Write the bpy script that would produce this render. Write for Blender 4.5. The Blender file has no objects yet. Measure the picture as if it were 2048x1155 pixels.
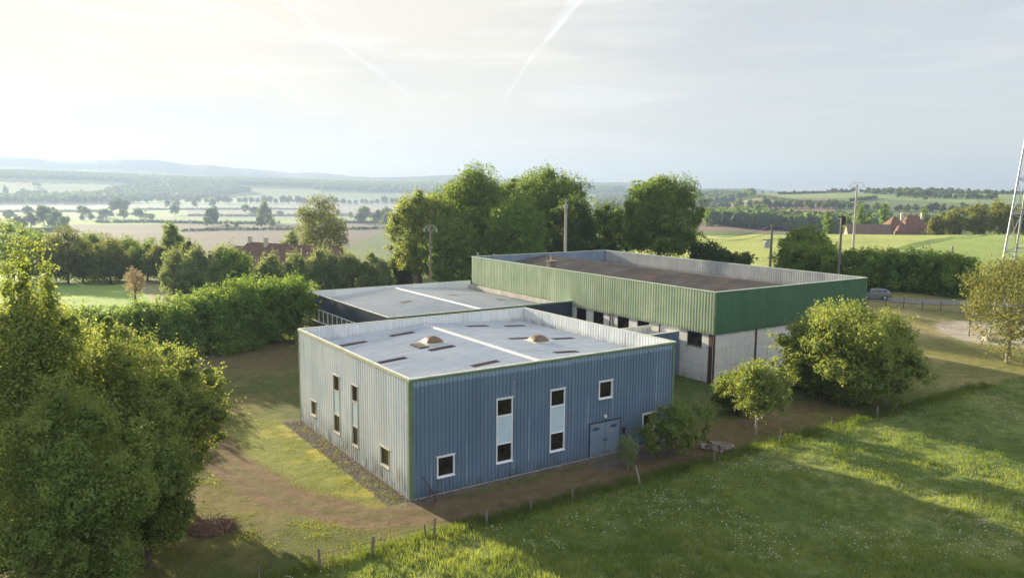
import bpy, math, random
import numpy as np
from mathutils import Vector, Matrix
rad = math.radians
S = bpy.context.scene
# ------------------------------------------------------------------ camera
F_PX, PITCH, ROLL, CAM_H = 1562.72, 0.1271, 0.0086, 18.6475
cp, sp = math.cos(PITCH), math.sin(PITCH); cr, sr = math.cos(ROLL), math.sin(ROLL)
_r = np.array([1., 0, 0]); _f = np.array([0, cp, -sp]); _u = np.array([0, sp, cp])
RV, UV = cr*_r + sr*_u, -sr*_r + cr*_u
cam_d = bpy.data.cameras.new("camera"); cam = bpy.data.objects.new("camera", cam_d)
S.collection.objects.link(cam); S.camera = cam
cam_d.sensor_width = 36; cam_d.lens = F_PX/2048*36; cam_d.clip_start = 0.5; cam_d.clip_end = 40000
cam.matrix_world = Matrix([[RV[0], UV[0], -_f[0], 0], [RV[1], UV[1], -_f[1], 0], [RV[2], UV[2], -_f[2], CAM_H], [0, 0, 0, 1]])
# ------------------------------------------------------------------ light
SUN_AZ, SUN_EL = rad(131.5), rad(13.0)          # azimuth measured from +x
SKY_STR, SUN_STR = 0.062, 5.0
S.view_settings.view_transform = 'Standard'; S.view_settings.look = 'None'
S.view_settings.exposure = 1.88; S.view_settings.gamma = 1.0
sd = np.array([math.cos(SUN_EL)*math.cos(SUN_AZ), math.cos(SUN_EL)*math.sin(SUN_AZ), math.sin(SUN_EL)])
ld = bpy.data.lights.new("sun", 'SUN'); ld.energy = SUN_STR; ld.angle = rad(0.6); ld.color = (1.0, 0.85, 0.60)
lo = bpy.data.objects.new("sun", ld); S.collection.objects.link(lo)
lo.rotation_euler = Vector(-sd).to_track_quat('-Z', 'Y').to_euler(); lo.location = (-60, 60, 60)
S.cycles.max_bounces = 6; S.cycles.diffuse_bounces = 3; S.cycles.glossy_bounces = 2
S.cycles.transmission_bounces = 3; S.cycles.volume_bounces = 0; S.cycles.transparent_max_bounces = 8
S.cycles.caustics_reflective = False; S.cycles.caustics_refractive = False
S.cycles.use_denoising = True
HAZE = 2.0e-4

MIST = 3.5e-4

def pxray(x, y):
    d = _f + (x-1024)/F_PX*RV - (y-577.5)/F_PX*UV
    return d/np.linalg.norm(d)

class NT:
    """tiny node helper"""
    def __init__(s, tree): s.t = tree
    def n(s, typ, ins=None, **kw):
        nd = s.t.nodes.new(typ)
        for k, v in kw.items(): setattr(nd, k, v)
        for k, v in (ins or {}).items():
            sk = nd.inputs[k]
            if isinstance(v, bpy.types.NodeSocket): s.t.links.new(v, sk)
            else:
                try: sk.default_value = v
                except Exception: sk.default_value = tuple(v) + (1,)
        return nd
    def math(s, op, a, b=None, c=None, clamp=False):
        nd = s.t.nodes.new('ShaderNodeMath'); nd.operation = op; nd.use_clamp = clamp
        for i, v in enumerate((a, b, c)):
            if v is None: continue
            if isinstance(v, bpy.types.NodeSocket): s.t.links.new(v, nd.inputs[i])
            else: nd.inputs[i].default_value = v
        return nd.outputs[0]
    def mix(s, fac, a, b, blend='MIX'):
        nd = s.t.nodes.new('ShaderNodeMix'); nd.data_type = 'RGBA'; nd.blend_type = blend
        for i, v in ((0, fac), (6, a), (7, b)):
            if isinstance(v, bpy.types.NodeSocket): s.t.links.new(v, nd.inputs[i])
            elif i == 0: nd.inputs[0].default_value = v
            else: nd.inputs[i].default_value = tuple(v) + (1,) if len(v) == 3 else v
        return nd.outputs[2]
    def rng(s, v, a, b, c=0., d=1.):
        nd = s.n('ShaderNodeMapRange', {0: v, 1: a, 2: b, 3: c, 4: d}); return nd.outputs[0]
    def noise(s, vec, scale, detail=4, rough=.6, dist=0):
        return s.n('ShaderNodeTexNoise', {'Vector': vec, 'Scale': scale, 'Detail': detail, 'Roughness': rough, 'Distortion': dist}).outputs['Fac']
    def scl(s, vec, v, loc=(0, 0, 0), rot=(0, 0, 0)):
        return s.n('ShaderNodeMapping', {'Vector': vec, 'Scale': v, 'Location': loc, 'Rotation': rot}).outputs[0]
    def dot(s, a, b):
        return s.n('ShaderNodeVectorMath', {0: a, 1: b}, operation='DOT_PRODUCT').outputs['Value']

W = bpy.data.worlds.new("World"); S.world = W; W.use_nodes = True
t = NT(W.node_tree); W.node_tree.nodes.clear()
sky = t.n('ShaderNodeTexSky', sky_type='NISHITA'); sky.sun_disc = False
sky.sun_elevation = SUN_EL; sky.sun_rotation = rad(90) - SUN_AZ
sky.altitude = 300; sky.air_density = 1.0; sky.dust_density = 0.8; sky.ozone_density = 1.6
tc = t.n('ShaderNodeTexCoord').outputs['Generated']
# thin high cloud: drawn out streaks of cirrus plus broad veil, thicker towards the sun
v1 = t.scl(tc, (1.2, 1.2, 7.0), rot=(0.10, 0.12, 0.3))
c1 = t.noise(v1, 1.7, 7, .58, .6)
v2 = t.scl(tc, (2.2, 2.2, 16.0), rot=(-0.16, 0.2, -.35))
c2 = t.noise(v2, 1.6, 8, .62, .9)
cloud = t.math('MULTIPLY', t.rng(c1, .38, .72), t.rng(c2, .30, .75, .45, 1.0))
sunward = t.rng(t.dot(tc, tuple(sd)), .55, 1.0, 0.0, 1.0)
veil = t.math('ADD', t.math('MULTIPLY', cloud, .9), t.rng(t.dot(tc, tuple(sd)), .40, .90, .12, .96), clamp=True)
def trail(a, b, w, strength, soft, bend=.0):
    """condensation trail: a great circle streak between two sky directions"""
    A, B = pxray(*a), pxray(*b); n = np.cross(A, B); n /= np.linalg.norm(n)
    tg = B - A; L = np.linalg.norm(tg); tg /= L; m = (A+B)/2
    wob = t.math('MULTIPLY', t.math('SUBTRACT', t.noise(t.scl(tc, (9, 9, 9)), 1.0, 3), .5), soft)
    s = t.math('SUBTRACT', t.dot(tc, tuple(tg)), float(m@tg))
    curve = t.math('MULTIPLY', t.math('MULTIPLY', s, s), bend)
    dist = t.math('ABSOLUTE', t.math('ADD', t.math('ADD', t.dot(tc, tuple(n)), wob), curve))
    core = t.rng(dist, w, w*.15, 0, 1)
    along = t.math('MULTIPLY', t.rng(s, -L*.55, -L*.35), t.rng(s, L*.60, L*.05))
    puff = t.rng(t.noise(t.scl(tc, (40, 40, 40)), 1.0, 4), .3, .62, .45, 1)
    return t.math('MULTIPLY', t.math('MULTIPLY', core, along), t.math('MULTIPLY', puff, strength))
tr = trail((1176, -20), (1064, 112), .0034, .75, .007, .5)
tr5 = trail((1078, 92), (985, 235), .0030, .42, .006, -.5)
tr2 = trail((480, -60), (880, 240), .0045, .34, .010, .25)
tr3 = trail((480, 130), (640, 215), .0060, .25, .010, .0)
tr4 = trail((1180, -60), (1085, 95), .0080, .30, .006, .0)
lines = t.math('ADD', t.math('ADD', t.math('ADD', tr, tr5), tr4), t.math('ADD', tr2, tr3), clamp=True)
bank = t.math('MULTIPLY', t.math('MULTIPLY', t.rng(t.dot(tc, (0, 0, 1)), .000, .055, 1, 0), t.rng(t.dot(tc, (1, 0, 0)), -.1, .25, .15, 1)), t.rng(t.noise(t.scl(tc, (1.6, 1.6, 15)), 2.1, 4), .42, .62, 0, .55))
dim = t.rng(t.dot(tc, tuple(sd)), .15, .90, 1.0, .08)
skyd = t.mix(1.0, sky.outputs[0], t.n('ShaderNodeCombineColor', {0: dim, 1: dim, 2: dim}).outputs[0], 'MULTIPLY')
skyc = t.mix(.45, skyd, (3.3, 3.42, 3.45))
white = t.mix(sunward, (3.6, 3.56, 3.45), (4.6, 4.2, 3.55))
col = t.mix(veil, skyc, white)
c3 = t.noise(t.scl(tc, (1.3, 2.6, 13.), rot=(.05, -.22, .5)), 2.3, 9, .62, 1.4)
wisp = t.math('MULTIPLY', t.rng(c3, .50, .74), t.rng(c1, .35, .6, .3, 1.))
col = t.mix(t.math('MULTIPLY', wisp, t.rng(sunward, 0, .5, .22, .75)), col, (5.1, 5.0, 4.75))
c4 = t.noise(t.scl(tc, (1.0, 1.6, 9.), rot=(-.04, .3, -.2)), 1.9, 7, .6, .8)
col = t.mix(t.rng(c4, .50, .72, 0, .38), col, (3.1, 3.35, 3.6))
col = t.mix(bank, col, (2.75, 3.05, 3.3))
col = t.mix(lines, col, (5.2, 5.2, 5.2))
# unseen bright cloud behind the camera, added as fill for the shaded sides
front = t.math('MULTIPLY', t.rng(t.dot(tc, (.55, -.83, .12)), .05, .75), t.rng(c1, .30, .6, .55, 1.))
col = t.mix(front, col, (6.0, 6.2, 6.5))
bg = t.n('ShaderNodeBackground', {'Color': col, 'Strength': SKY_STR})
wo = t.n('ShaderNodeOutputWorld', {'Surface': bg.outputs[0]})

# ------------------------------------------------------------------ helpers
rng = np.random.default_rng(7)
COL = S.collection.objects
def tag(o, label=None, cat=None, group=None, kind=None):
    for k, v in (('label', label), ('category', cat), ('group', group), ('kind', kind)):
        if v: o[k] = v
    return o
def empty(name, loc, label, cat, group=None, rz=0., kind=None):
    o = bpy.data.objects.new(name, None); COL.link(o); o.location = loc; o.rotation_euler = (0, 0, rz)
    o.empty_display_size = .5
    return tag(o, label, cat, group, kind)
def copy_tree(o, parent=None):
    c = o.copy(); COL.link(c)
    if parent: c.parent = parent
    for ch in o.children: copy_tree(ch, c)
    return c
def np_mesh(name, V, Fc, mat=None, col=None, parent=None, smooth=False, matidx=None, link=True):
    """V (n,3); Fc (m,k) with constant k"""
    V = np.ascontiguousarray(V, dtype=np.float32); Fc = np.ascontiguousarray(Fc, dtype=np.int32)
    me = bpy.data.meshes.new(name); m, k = Fc.shape
    me.vertices.add(len(V)); me.vertices.foreach_set('co', V.ravel())
    me.loops.add(m*k); me.loops.foreach_set('vertex_index', Fc.ravel())
    me.polygons.add(m); me.polygons.foreach_set('loop_start', np.arange(m, dtype=np.int32)*k)
    me.polygons.foreach_set('loop_total', np.full(m, k, dtype=np.int32))
    if smooth: me.polygons.foreach_set('use_smooth', np.ones(m, dtype=bool))
    if matidx is not None: me.polygons.foreach_set('material_index', matidx.astype(np.int32))
    me.update(calc_edges=True)
    if col is not None:
        a = me.color_attributes.new('col', 'FLOAT_COLOR', 'POINT')
        c4 = np.ones((len(V), 4), dtype=np.float32); c4[:, :3] = col; a.data.foreach_set('color', c4.ravel())
    for mm in (mat if isinstance(mat, (list, tuple)) else [mat]):
        if mm: me.materials.append(mm)
    o = bpy.data.objects.new(name, me)
    if link: COL.link(o)
    if parent: o.parent = parent
    return o
class MB:
    """collects polygons, builds ONE mesh object"""
    def __init__(s): s.V = []; s.F = []; s.M = []
    def poly(s, pts, mi=0):
        n = len(s.V); s.V += [tuple(map(float, p)) for p in pts]; s.F.append(tuple(range(n, n+len(pts)))); s.M.append(mi)
    def grid(s, rows, mi=0, close=False):
        n = len(s.V); c = len(rows[0])
        for r in rows: s.V += [tuple(map(float, p)) for p in r]
        for i in range(len(rows)-1):
            for j in range(c if close else c-1):
                k = (j+1) % c
                s.F.append((n+i*c+j, n+i*c+k, n+(i+1)*c+k, n+(i+1)*c+j)); s.M.append(mi)
    def box(s, a, b, mi=0, R=None, o=(0, 0, 0)):
        (x0, y0, z0), (x1, y1, z1) = a, b
        P = [(x0, y0, z0), (x1, y0, z0), (x1, y1, z0), (x0, y1, z0), (x0, y0, z1), (x1, y0, z1), (x1, y1, z1), (x0, y1, z1)]
        if R is not None: P = [tuple(np.array(R)@np.array(p) + np.array(o)) for p in P]
        n = len(s.V); s.V += P
        for f in ((0, 3, 2, 1), (4, 5, 6, 7), (0, 1, 5, 4), (1, 2, 6, 5), (2, 3, 7, 6), (3, 0, 4, 7)):
            s.F.append(tuple(n+i for i in f)); s.M.append(mi)
    def tube(s, pts, rads, k=8, mi=0, cap=True):
        pts = np.array(pts, float); rows = []
        for i, p in enumerate(pts):
            d = pts[min(i+1, len(pts)-1)] - pts[max(i-1, 0)]; d /= max(np.linalg.norm(d), 1e-9)
            a = np.cross(d, (0, 0, 1.) if abs(d[2]) < .9 else (1., 0, 0)); a /= np.linalg.norm(a); b = np.cross(d, a)
            r = rads[i] if hasattr(rads, '__len__') else rads
            rows.append([p + r*(math.cos(2*math.pi*j/k)*a + math.sin(2*math.pi*j/k)*b) for j in range(k)])
        s.grid(rows, mi, True)
        if cap: s.poly(rows[0], mi); s.poly(rows[-1][::-1], mi)
    def build(s, name, mat, parent=None, smooth=False, bevel=0):
        me = bpy.data.meshes.new(name); me.from_pydata(s.V, [], s.F)
        for m in (mat if isinstance(mat, (list, tuple)) else [mat]): me.materials.append(m)
        if any(s.M): me.polygons.foreach_set('material_index', s.M)
        if smooth: me.polygons.foreach_set('use_smooth', [True]*len(s.F))
        me.update(); o = bpy.data.objects.new(name, me); COL.link(o)
        if parent: o.parent = parent
        if bevel:
            b = o.modifiers.new('bevel', 'BEVEL'); b.width = bevel; b.segments = 2; b.limit_method = 'ANGLE'
        return o
# numpy noise
_tab = np.random.default_rng(3).random((256, 256)).astype(np.float32)
def vn(x, y):
    xi = np.floor(x).astype(int); yi = np.floor(y).astype(int); fx = x-xi; fy = y-yi
    fx = fx*fx*(3-2*fx); fy = fy*fy*(3-2*fy)
    a = _tab[xi & 255, yi & 255]; b = _tab[(xi+1) & 255, yi & 255]; c = _tab[xi & 255, (yi+1) & 255]; d = _tab[(xi+1) & 255, (yi+1) & 255]
    return (a*(1-fx)+b*fx)*(1-fy) + (c*(1-fx)+d*fx)*fy
def fbm(x, y, s, o=4):
    r = 0; a = .5; tot = 0
    for i in range(o):
        r = r + a*vn(x/s + 17.3*i, y/s + 5.1*i); tot += a; s *= .5; a *= .5
    return r/tot
def sst(a, b, x): q = np.clip((x-a)/(b-a), 0, 1); return q*q*(3-2*q)

# building frame
A0 = np.array([-5.9835, 45.0882]); YAW = 0.5945
UR = np.array([math.cos(YAW), math.sin(YAW)]); VL = np.array([-math.sin(YAW), math.cos(YAW)])
def w2l(x, y): dx, dy = x-A0[0], y-A0[1]; return dx*UR[0]+dy*UR[1], dx*VL[0]+dy*VL[1]
def l2w(u, v): p = A0 + u*UR + v*VL; return float(p[0]), float(p[1])

# ------------------------------------------------------------------ terrain height
KD = np.array([0, 60, 100, 130, 160, 200, 250, 300, 360, 450, 600, 800, 1000, 1300, 1600, 2200, 2800, 3600, 4600, 6000, 12000], float)
KA = np.array([-180, -50, -33, -20, -8, 3, 8, 12, 15, 18, 24, 33, 50, 180], float)
_L = [0, 0, 0, -1.5, -3, -5, -7, -10, -16, -26, -36, -41, -43, -44, -45, -45, -45, -34]
KZ = np.array([
 [0]*21,
 _L+[95, 20, 0], _L+[88, 20, 0], _L+[58, 15, 0], _L+[36, 10, 0],
 [0, 0, 0, -.5, -1, -2, -4, -7, -12, -20, -30, -36, -40, -42, -42, -42, -40, -30, 22, 5, 0],
 [0, 0, 0, 0, -.3, 0, 1, -1, -7, -12, -16, -22, -26, -28, -28, -25, -20, -12, 16, 5, 0],
 [0, 0, 0, .4, .9, 1.8, 3.4, 2, -4, -8, -12, -16, -19, -20, -16, -8, -2, 4, 12, 5, 0],
 [0, 0, 0, 1.0, 2.0, 3.0, 4.2, 2.5, -5, -8, -11, -15, -18, -18, -10, 2, 8, 10, 10, 5, 0],
 [0, 0, .2, 2.2, 2.8, 3.3, 4.2, 3.5, -3, -9, -14, -17, -14, -4, 13, 12, 8, 5, 5, 2, 0],
 [0, 0, .2, 2.4, 2.9, 3.3, 4.1, 4.3, 0, -8, -18, -20, -12, 4, 19, 12, 6, 5, 5, 2, 0],
 [0, 0, .1, 1.6, 2.3, 2.9, 3.8, 4.7, 3, -5, -18, -20, -12, 6, 20, 12, 6, 5, 5, 2, 0],
 [0, 0, .1, 1.6, 2.3, 2.9, 3.8, 4.7, 3, -5, -18, -20, -12, 6, 20, 12, 6, 5, 5, 2, 0],
 [0]*21], float)
def hgt(x, y, detail=True):
    x = np.asarray(x, float); y = np.asarray(y, float)
    d = np.hypot(x, y); a = np.degrees(np.arctan2(x, y))
    i = np.clip(np.searchsorted(KA, a)-1, 0, len(KA)-2); fa = (a-KA[i])/(KA[i+1]-KA[i]); fa = fa*fa*(3-2*fa)
    # catmull-like smoothing in d by averaging three linear samples
    z = 0
    for k, w in ((.94, .25), (1., .5), (1.06, .25)):
        dd = d*k; j = np.clip(np.searchsorted(KD, dd)-1, 0, len(KD)-2); fd = np.clip((dd-KD[j])/(KD[j+1]-KD[j]), 0, 1)
        z0 = KZ[i, j]*(1-fd) + KZ[i, j+1]*fd; z1 = KZ[i+1, j]*(1-fd) + KZ[i+1, j+1]*fd
        z = z + w*(z0*(1-fa) + z1*fa)
    if detail:
        big = sst(350, 1500, d)
        z = z + big*(fbm(x, y, 600, 3)-.5)*7*sst(0, 1, (5000-d)/2500+.3)
        u, v = w2l(x, y)
        mead = sst(-4.6, -6.5, v)*sst(140, 90, d)
        z = z + mead*((fbm(x, y, 2.6, 3)-.5)*.5) + sst(90, 140, d)*sst(500, 300, d)*(fbm(x, y, 14, 3)-.5)*.5
    return z
def px2g(x, y, zoff=0., dmin=8, dmax=9000):
    """point of the terrain that the photograph shows at a pixel"""
    r = pxray(x, y); ds = np.geomspace(dmin, dmax, 4000); P = np.array([0, 0, CAM_H]) + ds[:, None]*r
    h = hgt(P[:, 0], P[:, 1], False)+zoff; k = np.argmax(P[:, 2] < h)
    if k == 0: k = int(np.argmin(P[:, 2]-h))
    return P[k, 0], P[k, 1], float(hgt(P[k, 0], P[k, 1]))
def at(x, depth):
    """ground point at a lateral pixel column and a depth in metres"""
    X = (x-1024)/F_PX*depth; return X, depth, float(hgt(X, depth))

# ------------------------------------------------------------------ materials
def new_mat(name):
    m = bpy.data.materials.new(name); m.use_nodes = True; m.node_tree.nodes.clear()
    q = NT(m.node_tree); return m, q
def fin(q, col, rough=.8, bump=None, bstr=.3, bdist=.02, spec=.3, metal=0., extra=None):
    ins = {'Base Color': col, 'Roughness': rough, 'Specular IOR Level': spec, 'Metallic': metal}
    if bump is not None:
        ins['Normal'] = q.n('ShaderNodeBump', {'Height': bump, 'Strength': bstr, 'Distance': bdist}).outputs[0]
    b = q.n('ShaderNodeBsdfPrincipled', ins)
    for k, v in (extra or {}).items(): b.inputs[k].default_value = v
    q.n('ShaderNodeOutputMaterial', {'Surface': b.outputs[0]}); return b
def obj_co(q): return q.n('ShaderNodeTexCoord').outputs['Object']
def plain(name, c, rough=.7, var=.25, scale=3., spec=.3, metal=0., bump=0.):
    m, q = new_mat(name); co = obj_co(q); n = q.noise(co, scale, 5, .65)
    f = q.rng(n, .25, .75, 1-var, 1+var)
    cc = q.mix(1.0, tuple(c), q.n('ShaderNodeCombineColor', {0: f, 1: f, 2: f}).outputs[0], 'MULTIPLY')
    fin(q, cc, rough, n if bump else None, bump, .02, spec, metal); return m
def cladding(name, base, fade, grime, fade_amt=.5, grime_h=1.2, streak=1., rough=.45, zb=0., moss=None, topz=None, runs=()):
    """painted profiled steel sheet: chalky fading, run marks, grime near the base"""
    m, q = new_mat(name); co = obj_co(q)
    sep = q.n('ShaderNodeSeparateXYZ', {0: co})
    st = q.noise(q.scl(co, (5, 5, .22)), 1.6, 6, .7)
    blot = q.noise(co, .35, 5, .6); fine = q.noise(q.scl(co, (22, 22, 2.5)), 1.0, 4, .7)
    pan = q.n('ShaderNodeTexWhiteNoise', {'Vector': q.n('ShaderNodeVectorMath', {0: q.scl(co, (1, 1, 0))}, operation='FLOOR').outputs[0]}, noise_dimensions='3D').outputs['Value']
    f = q.math('ADD', q.rng(st, .42, .72, 0, fade_amt*streak), q.rng(blot, .35, .7, 0, fade_amt), clamp=True)
    c = q.mix(f, base, fade)
    pv = q.rng(pan, 0, 1, .93, 1.06); c = q.mix(1.0, c, q.n('ShaderNodeCombineColor', {0: pv, 1: pv, 2: pv}).outputs[0], 'MULTIPLY')
    run = q.math('MULTIPLY', q.rng(fine, .64, .74), q.rng(q.noise(q.scl(co, (.9, .9, .25)), 1.3, 3), .5, .62))
    c = q.mix(q.math('MULTIPLY', run, .55), c, tuple(min(1, x*1.5+.12) for x in fade))
    if topz is not None:
        edge = q.math('ADD', sep.outputs[2], q.math('MULTIPLY', q.noise(q.scl(co, (2.5, 2.5, 0)), 1.5, 3), .5))
        c = q.mix(q.rng(edge, topz-.18, topz-.10, 0, .45), c, tuple(min(1, x*1.6+.05) for x in fade))
    brk = q.rng(q.noise(q.scl(co, (0, 0, 2.2)), 1.7, 5, .8), .42, .56)
    for ru, ra, rb in runs:      # chalky run marks at the sheet laps
        ln_ = q.rng(q.math('ABSOLUTE', q.math('SUBTRACT', sep.outputs[0], ru)), .02, .05, 1, 0)
        zz_ = q.math('MULTIPLY', q.rng(sep.outputs[2], ra-.15, ra+.15), q.rng(sep.outputs[2], rb+.3, rb-.3))
        c = q.mix(q.math('MULTIPLY', q.math('MULTIPLY', ln_, zz_), q.math('MULTIPLY', brk, .6)), c, (.50, .56, .62))
    low = q.rng(sep.outputs[2], zb, zb+grime_h, 1, 0)
    g = q.math('MULTIPLY', low, q.rng(q.noise(q.scl(co, (1, 1, .5)), 1.2, 5, .7), .35, .7))
    c = q.mix(g, c, grime)
    if moss: c = q.mix(q.math('MULTIPLY', q.math('MULTIPLY', q.rng(sep.outputs[2], zb, zb+2.5, 1, 0), q.rng(q.noise(q.scl(co, (3, 3, .3)), 1.1, 4), .55, .7)), .7), c, moss)
    fin(q, c, rough, fine, .12, .01, .4); return m
M = {}
M['blue'] = cladding('blue_sheet', (.105, .157, .235), (.18, .25, .34), (.05, .06, .06), .35, .9, topz=7.35, runs=((1.36, .1, 2.), (3.88, .5, 3.2), (7.42, 5.3, 6.7), (7.42, 0, 1.3), (8.63, .9, 3.8), (12.38, .9, 6.), (13.62, 2.5, 4.3), (15.88, 2.9, 5.2), (17.38, 2.8, 5.2), (20.1, 2.5, 5.8), (21.6, .8, 3.2)))
M['bleached'] = cladding('bleached_sheet', (.52, .58, .64), (.70, .73, .74), (.10, .10, .09), .7, 2.0, moss=(.30, .28, .10))
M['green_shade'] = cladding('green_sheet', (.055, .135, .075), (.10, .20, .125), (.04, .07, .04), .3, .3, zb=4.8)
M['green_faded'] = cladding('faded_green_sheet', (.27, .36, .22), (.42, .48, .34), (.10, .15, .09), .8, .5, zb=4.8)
M['navy'] = cladding('navy_sheet', (.028, .042, .07), (.06, .085, .13), (.03, .03, .03), .3, .8)
M['white_in'] = cladding('white_liner_sheet', (.55, .60, .64), (.74, .76, .76), (.18, .16, .13), .8, .5, zb=6.2, moss=(.30, .24, .18))
M['white_in5'] = cladding('white_liner_sheet_low', (.55, .60, .64), (.70, .72, .70), (.25, .22, .18), .8, .3, zb=4.2)
M['grey_in'] = cladding('galvanised_liner_sheet', (.27, .30, .33), (.45, .46, .46), (.15, .13, .12), .8, .6, zb=7.)
M['blue_in'] = cladding('blue_liner_sheet', (.10, .16, .26), (.25, .31, .38), (.08, .08, .09), .8, .6, zb=7.)
M['trim_green'] = plain('green_trim', (.115, .18, .10), .5, .35, 1.5)
M['trim_faded'] = plain('lichened_trim', (.34, .37, .24), .7, .3, 2.)
M['cap'] = plain('pale_coping', (.50, .52, .47), .6, .3, 1.2)
M['frame'] = plain('white_frame', (.74, .76, .78), .4, .08, 2.)
M['panel'] = plain('pale_blue_panel', (.46, .58, .66), .35, .07, 1.2)
M['rust'] = plain('rusty_steel', (.07, .035, .025), .8, .5, 4.)
M['dark'] = plain('dark_steel', (.03, .03, .035), .6, .3, 3.)
M['flash'] = plain('weathered_flashing', (.42, .40, .36), .6, .4, 1.2)
def glass(name, c=(.012, .010, .008), rough=.12, spec=.35):
    m, q = new_mat(name); co = obj_co(q)
    n = q.noise(co, 1.3, 4, .6); fin(q, q.mix(q.rng(n, .45, .75), c, tuple(x*2.4+.006 for x in c)), rough, None, 0, 0, spec); return m
M['glass'] = glass('dark_glass'); M['glass_b'] = glass('brown_glass', (.035, .028, .012), .2, .3)
M['glass_clear'] = glass('strip_window_glass', (.10, .11, .09), .05, .8)
# roof sheets
def roof_mat(name, base, other, dirt, amt, lap=1.52, patch=None, run_axis=0):
    m, q = new_mat(name); co = obj_co(q); sep = q.n('ShaderNodeSeparateXYZ', {0: co})
    big = q.noise(co, .28, 5, .6); f1 = q.noise(q.scl(co, (.22, 7, 1)), 1.2, 6, .78)
    c = q.mix(q.rng(big, .35, .7), base, other)
    c = q.mix(q.rng(f1, .44, .66, 0, amt*1.1), c, dirt)
    saw = q.math('FRACT', q.math('DIVIDE', sep.outputs[0], lap)); ln = q.rng(saw, .0, .035, 1, 0)
    dots = q.rng(q.math('FRACT', q.math('MULTIPLY', sep.outputs[1], 1.9)), .55, .6)
    c = q.mix(q.math('MULTIPLY', ln, q.rng(dots, 0, 1, .35, .85)), c, dirt)
    saw2 = q.math('FRACT', q.math('DIVIDE', sep.outputs[1], 1.05)); c = q.mix(q.rng(saw2, 0, .04, .22, 0), c, dirt)
    if patch:
        pn = q.noise(co, .25, 5, .7, .6); c = q.mix(q.rng(pn, .55, .68, 0, .75), c, patch)
    fin(q, c, .75, f1, .25, .02, .25); return m
M['roof'] = roof_mat('fibre_cement_sheet', (.41, .46, .53), (.50, .54, .58), (.17, .17, .19), .45)
M['roof_mid'] = roof_mat('grey_fibre_cement_sheet', (.40, .43, .45), (.48, .50, .51), (.14, .14, .15), .4)
M['roof_dark'] = roof_mat('lichened_fibre_cement_sheet', (.060, .054, .052), (.125, .115, .108), (.02, .018, .018), .8, patch=(.17, .080, .050))
def concrete():
    m, q = new_mat('painted_concrete'); co = obj_co(q); sep = q.n('ShaderNodeSeparateXYZ', {0: co})
    n = q.noise(co, .9, 6, .7); s = q.noise(q.scl(co, (3, 3, .35)), 1.2, 6, .7)
    c = q.mix(q.rng(n, .35, .7), (.60, .59, .57), (.72, .71, .69)); c = q.mix(q.rng(s, .52, .75, 0, .6), c, (.22, .21, .19))
    c = q.mix(q.math('MULTIPLY', q.rng(sep.outputs[2], 0, 1.0, .8, 0), q.rng(n, .4, .6)), c, (.16, .14, .11))
    for z in (1.6, 3.3):
        c = q.mix(q.rng(q.math('ABSOLUTE', q.math('SUBTRACT', sep.outputs[2], z)), 0, .03, .5, 0), c, (.16, .15, .14))
    fin(q, c, .9, n, .3, .03, .2); return m
M['concrete'] = concrete()
M['wood'] = plain('grey_weathered_wood', (.16, .14, .12), .9, .4, 8., bump=.3)
M['pole_conc'] = plain('pole_concrete', (.34, .33, .30), .9, .2, 2.)
M['galv'] = plain('galvanised_steel', (.34, .36, .38), .45, .12, 3., spec=.5, metal=.3)
M['bark'] = plain('bark', (.085, .065, .048), .95, .4, 5., bump=.5)
M['palebark'] = plain('pale_bark', (.26, .24, .20), .95, .3, 5., bump=.4)
def dome_mat():
    m, q = new_mat('mossy_dome_plastic'); co = obj_co(q); n = q.noise(co, 2.2, 6, .7)
    c = q.mix(q.rng(n, .38, .66), (.17, .125, .08), (.085, .05, .033)); fin(q, c, .4, n, .2, .01, .4); return m
M['dome'] = dome_mat()
def leaf_mat(name, trans=.35, tint=(1.25, 1.2, .55)):
    m, q = new_mat(name); a = q.n('ShaderNodeVertexColor', layer_name='col').outputs[0]
    d = q.n('ShaderNodeBsdfPrincipled', {'Base Color': a, 'Roughness': .6, 'Specular IOR Level': .08})
    tr = q.n('ShaderNodeBsdfTranslucent', {'Color': q.mix(1.0, a, tint, 'MULTIPLY')})
    mx = q.n('ShaderNodeMixShader', {0: trans, 1: d.outputs[0], 2: tr.outputs[0]})
    q.n('ShaderNodeOutputMaterial', {'Surface': mx.outputs[0]}); return m
M['leaf'] = leaf_mat('leaves', .50, (1.75, 1.6, .85)); M['grass'] = leaf_mat('grass_blades', .55, (1.8, 1.65, .8))
def ground_mat():
    m, q = new_mat('ground_cover'); a = q.n('ShaderNodeVertexColor', layer_name='col').outputs[0]
    co = obj_co(q)
    n1 = q.noise(co, 1.1, 8, .75); n2 = q.noise(co, .05, 5, .6); n3 = q.noise(co, 9., 4, .7)
    f = q.math('MULTIPLY', q.rng(n1, .3, .7, .66, 1.34), q.math('MULTIPLY', q.rng(n2, .3, .7, .9, 1.1), q.rng(n3, .3, .7, .68, 1.32)))
    c = q.mix(1.0, a, q.n('ShaderNodeCombineColor', {0: f, 1: f, 2: q.math('MULTIPLY', f, q.rng(n1, .3, .7, .9, 1.1))}).outputs[0], 'MULTIPLY')
    fin(q, c, .95, q.math('ADD', n1, q.math('MULTIPLY', n3, .4)), .8, .3, .1); return m
M['ground'] = ground_mat()
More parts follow.
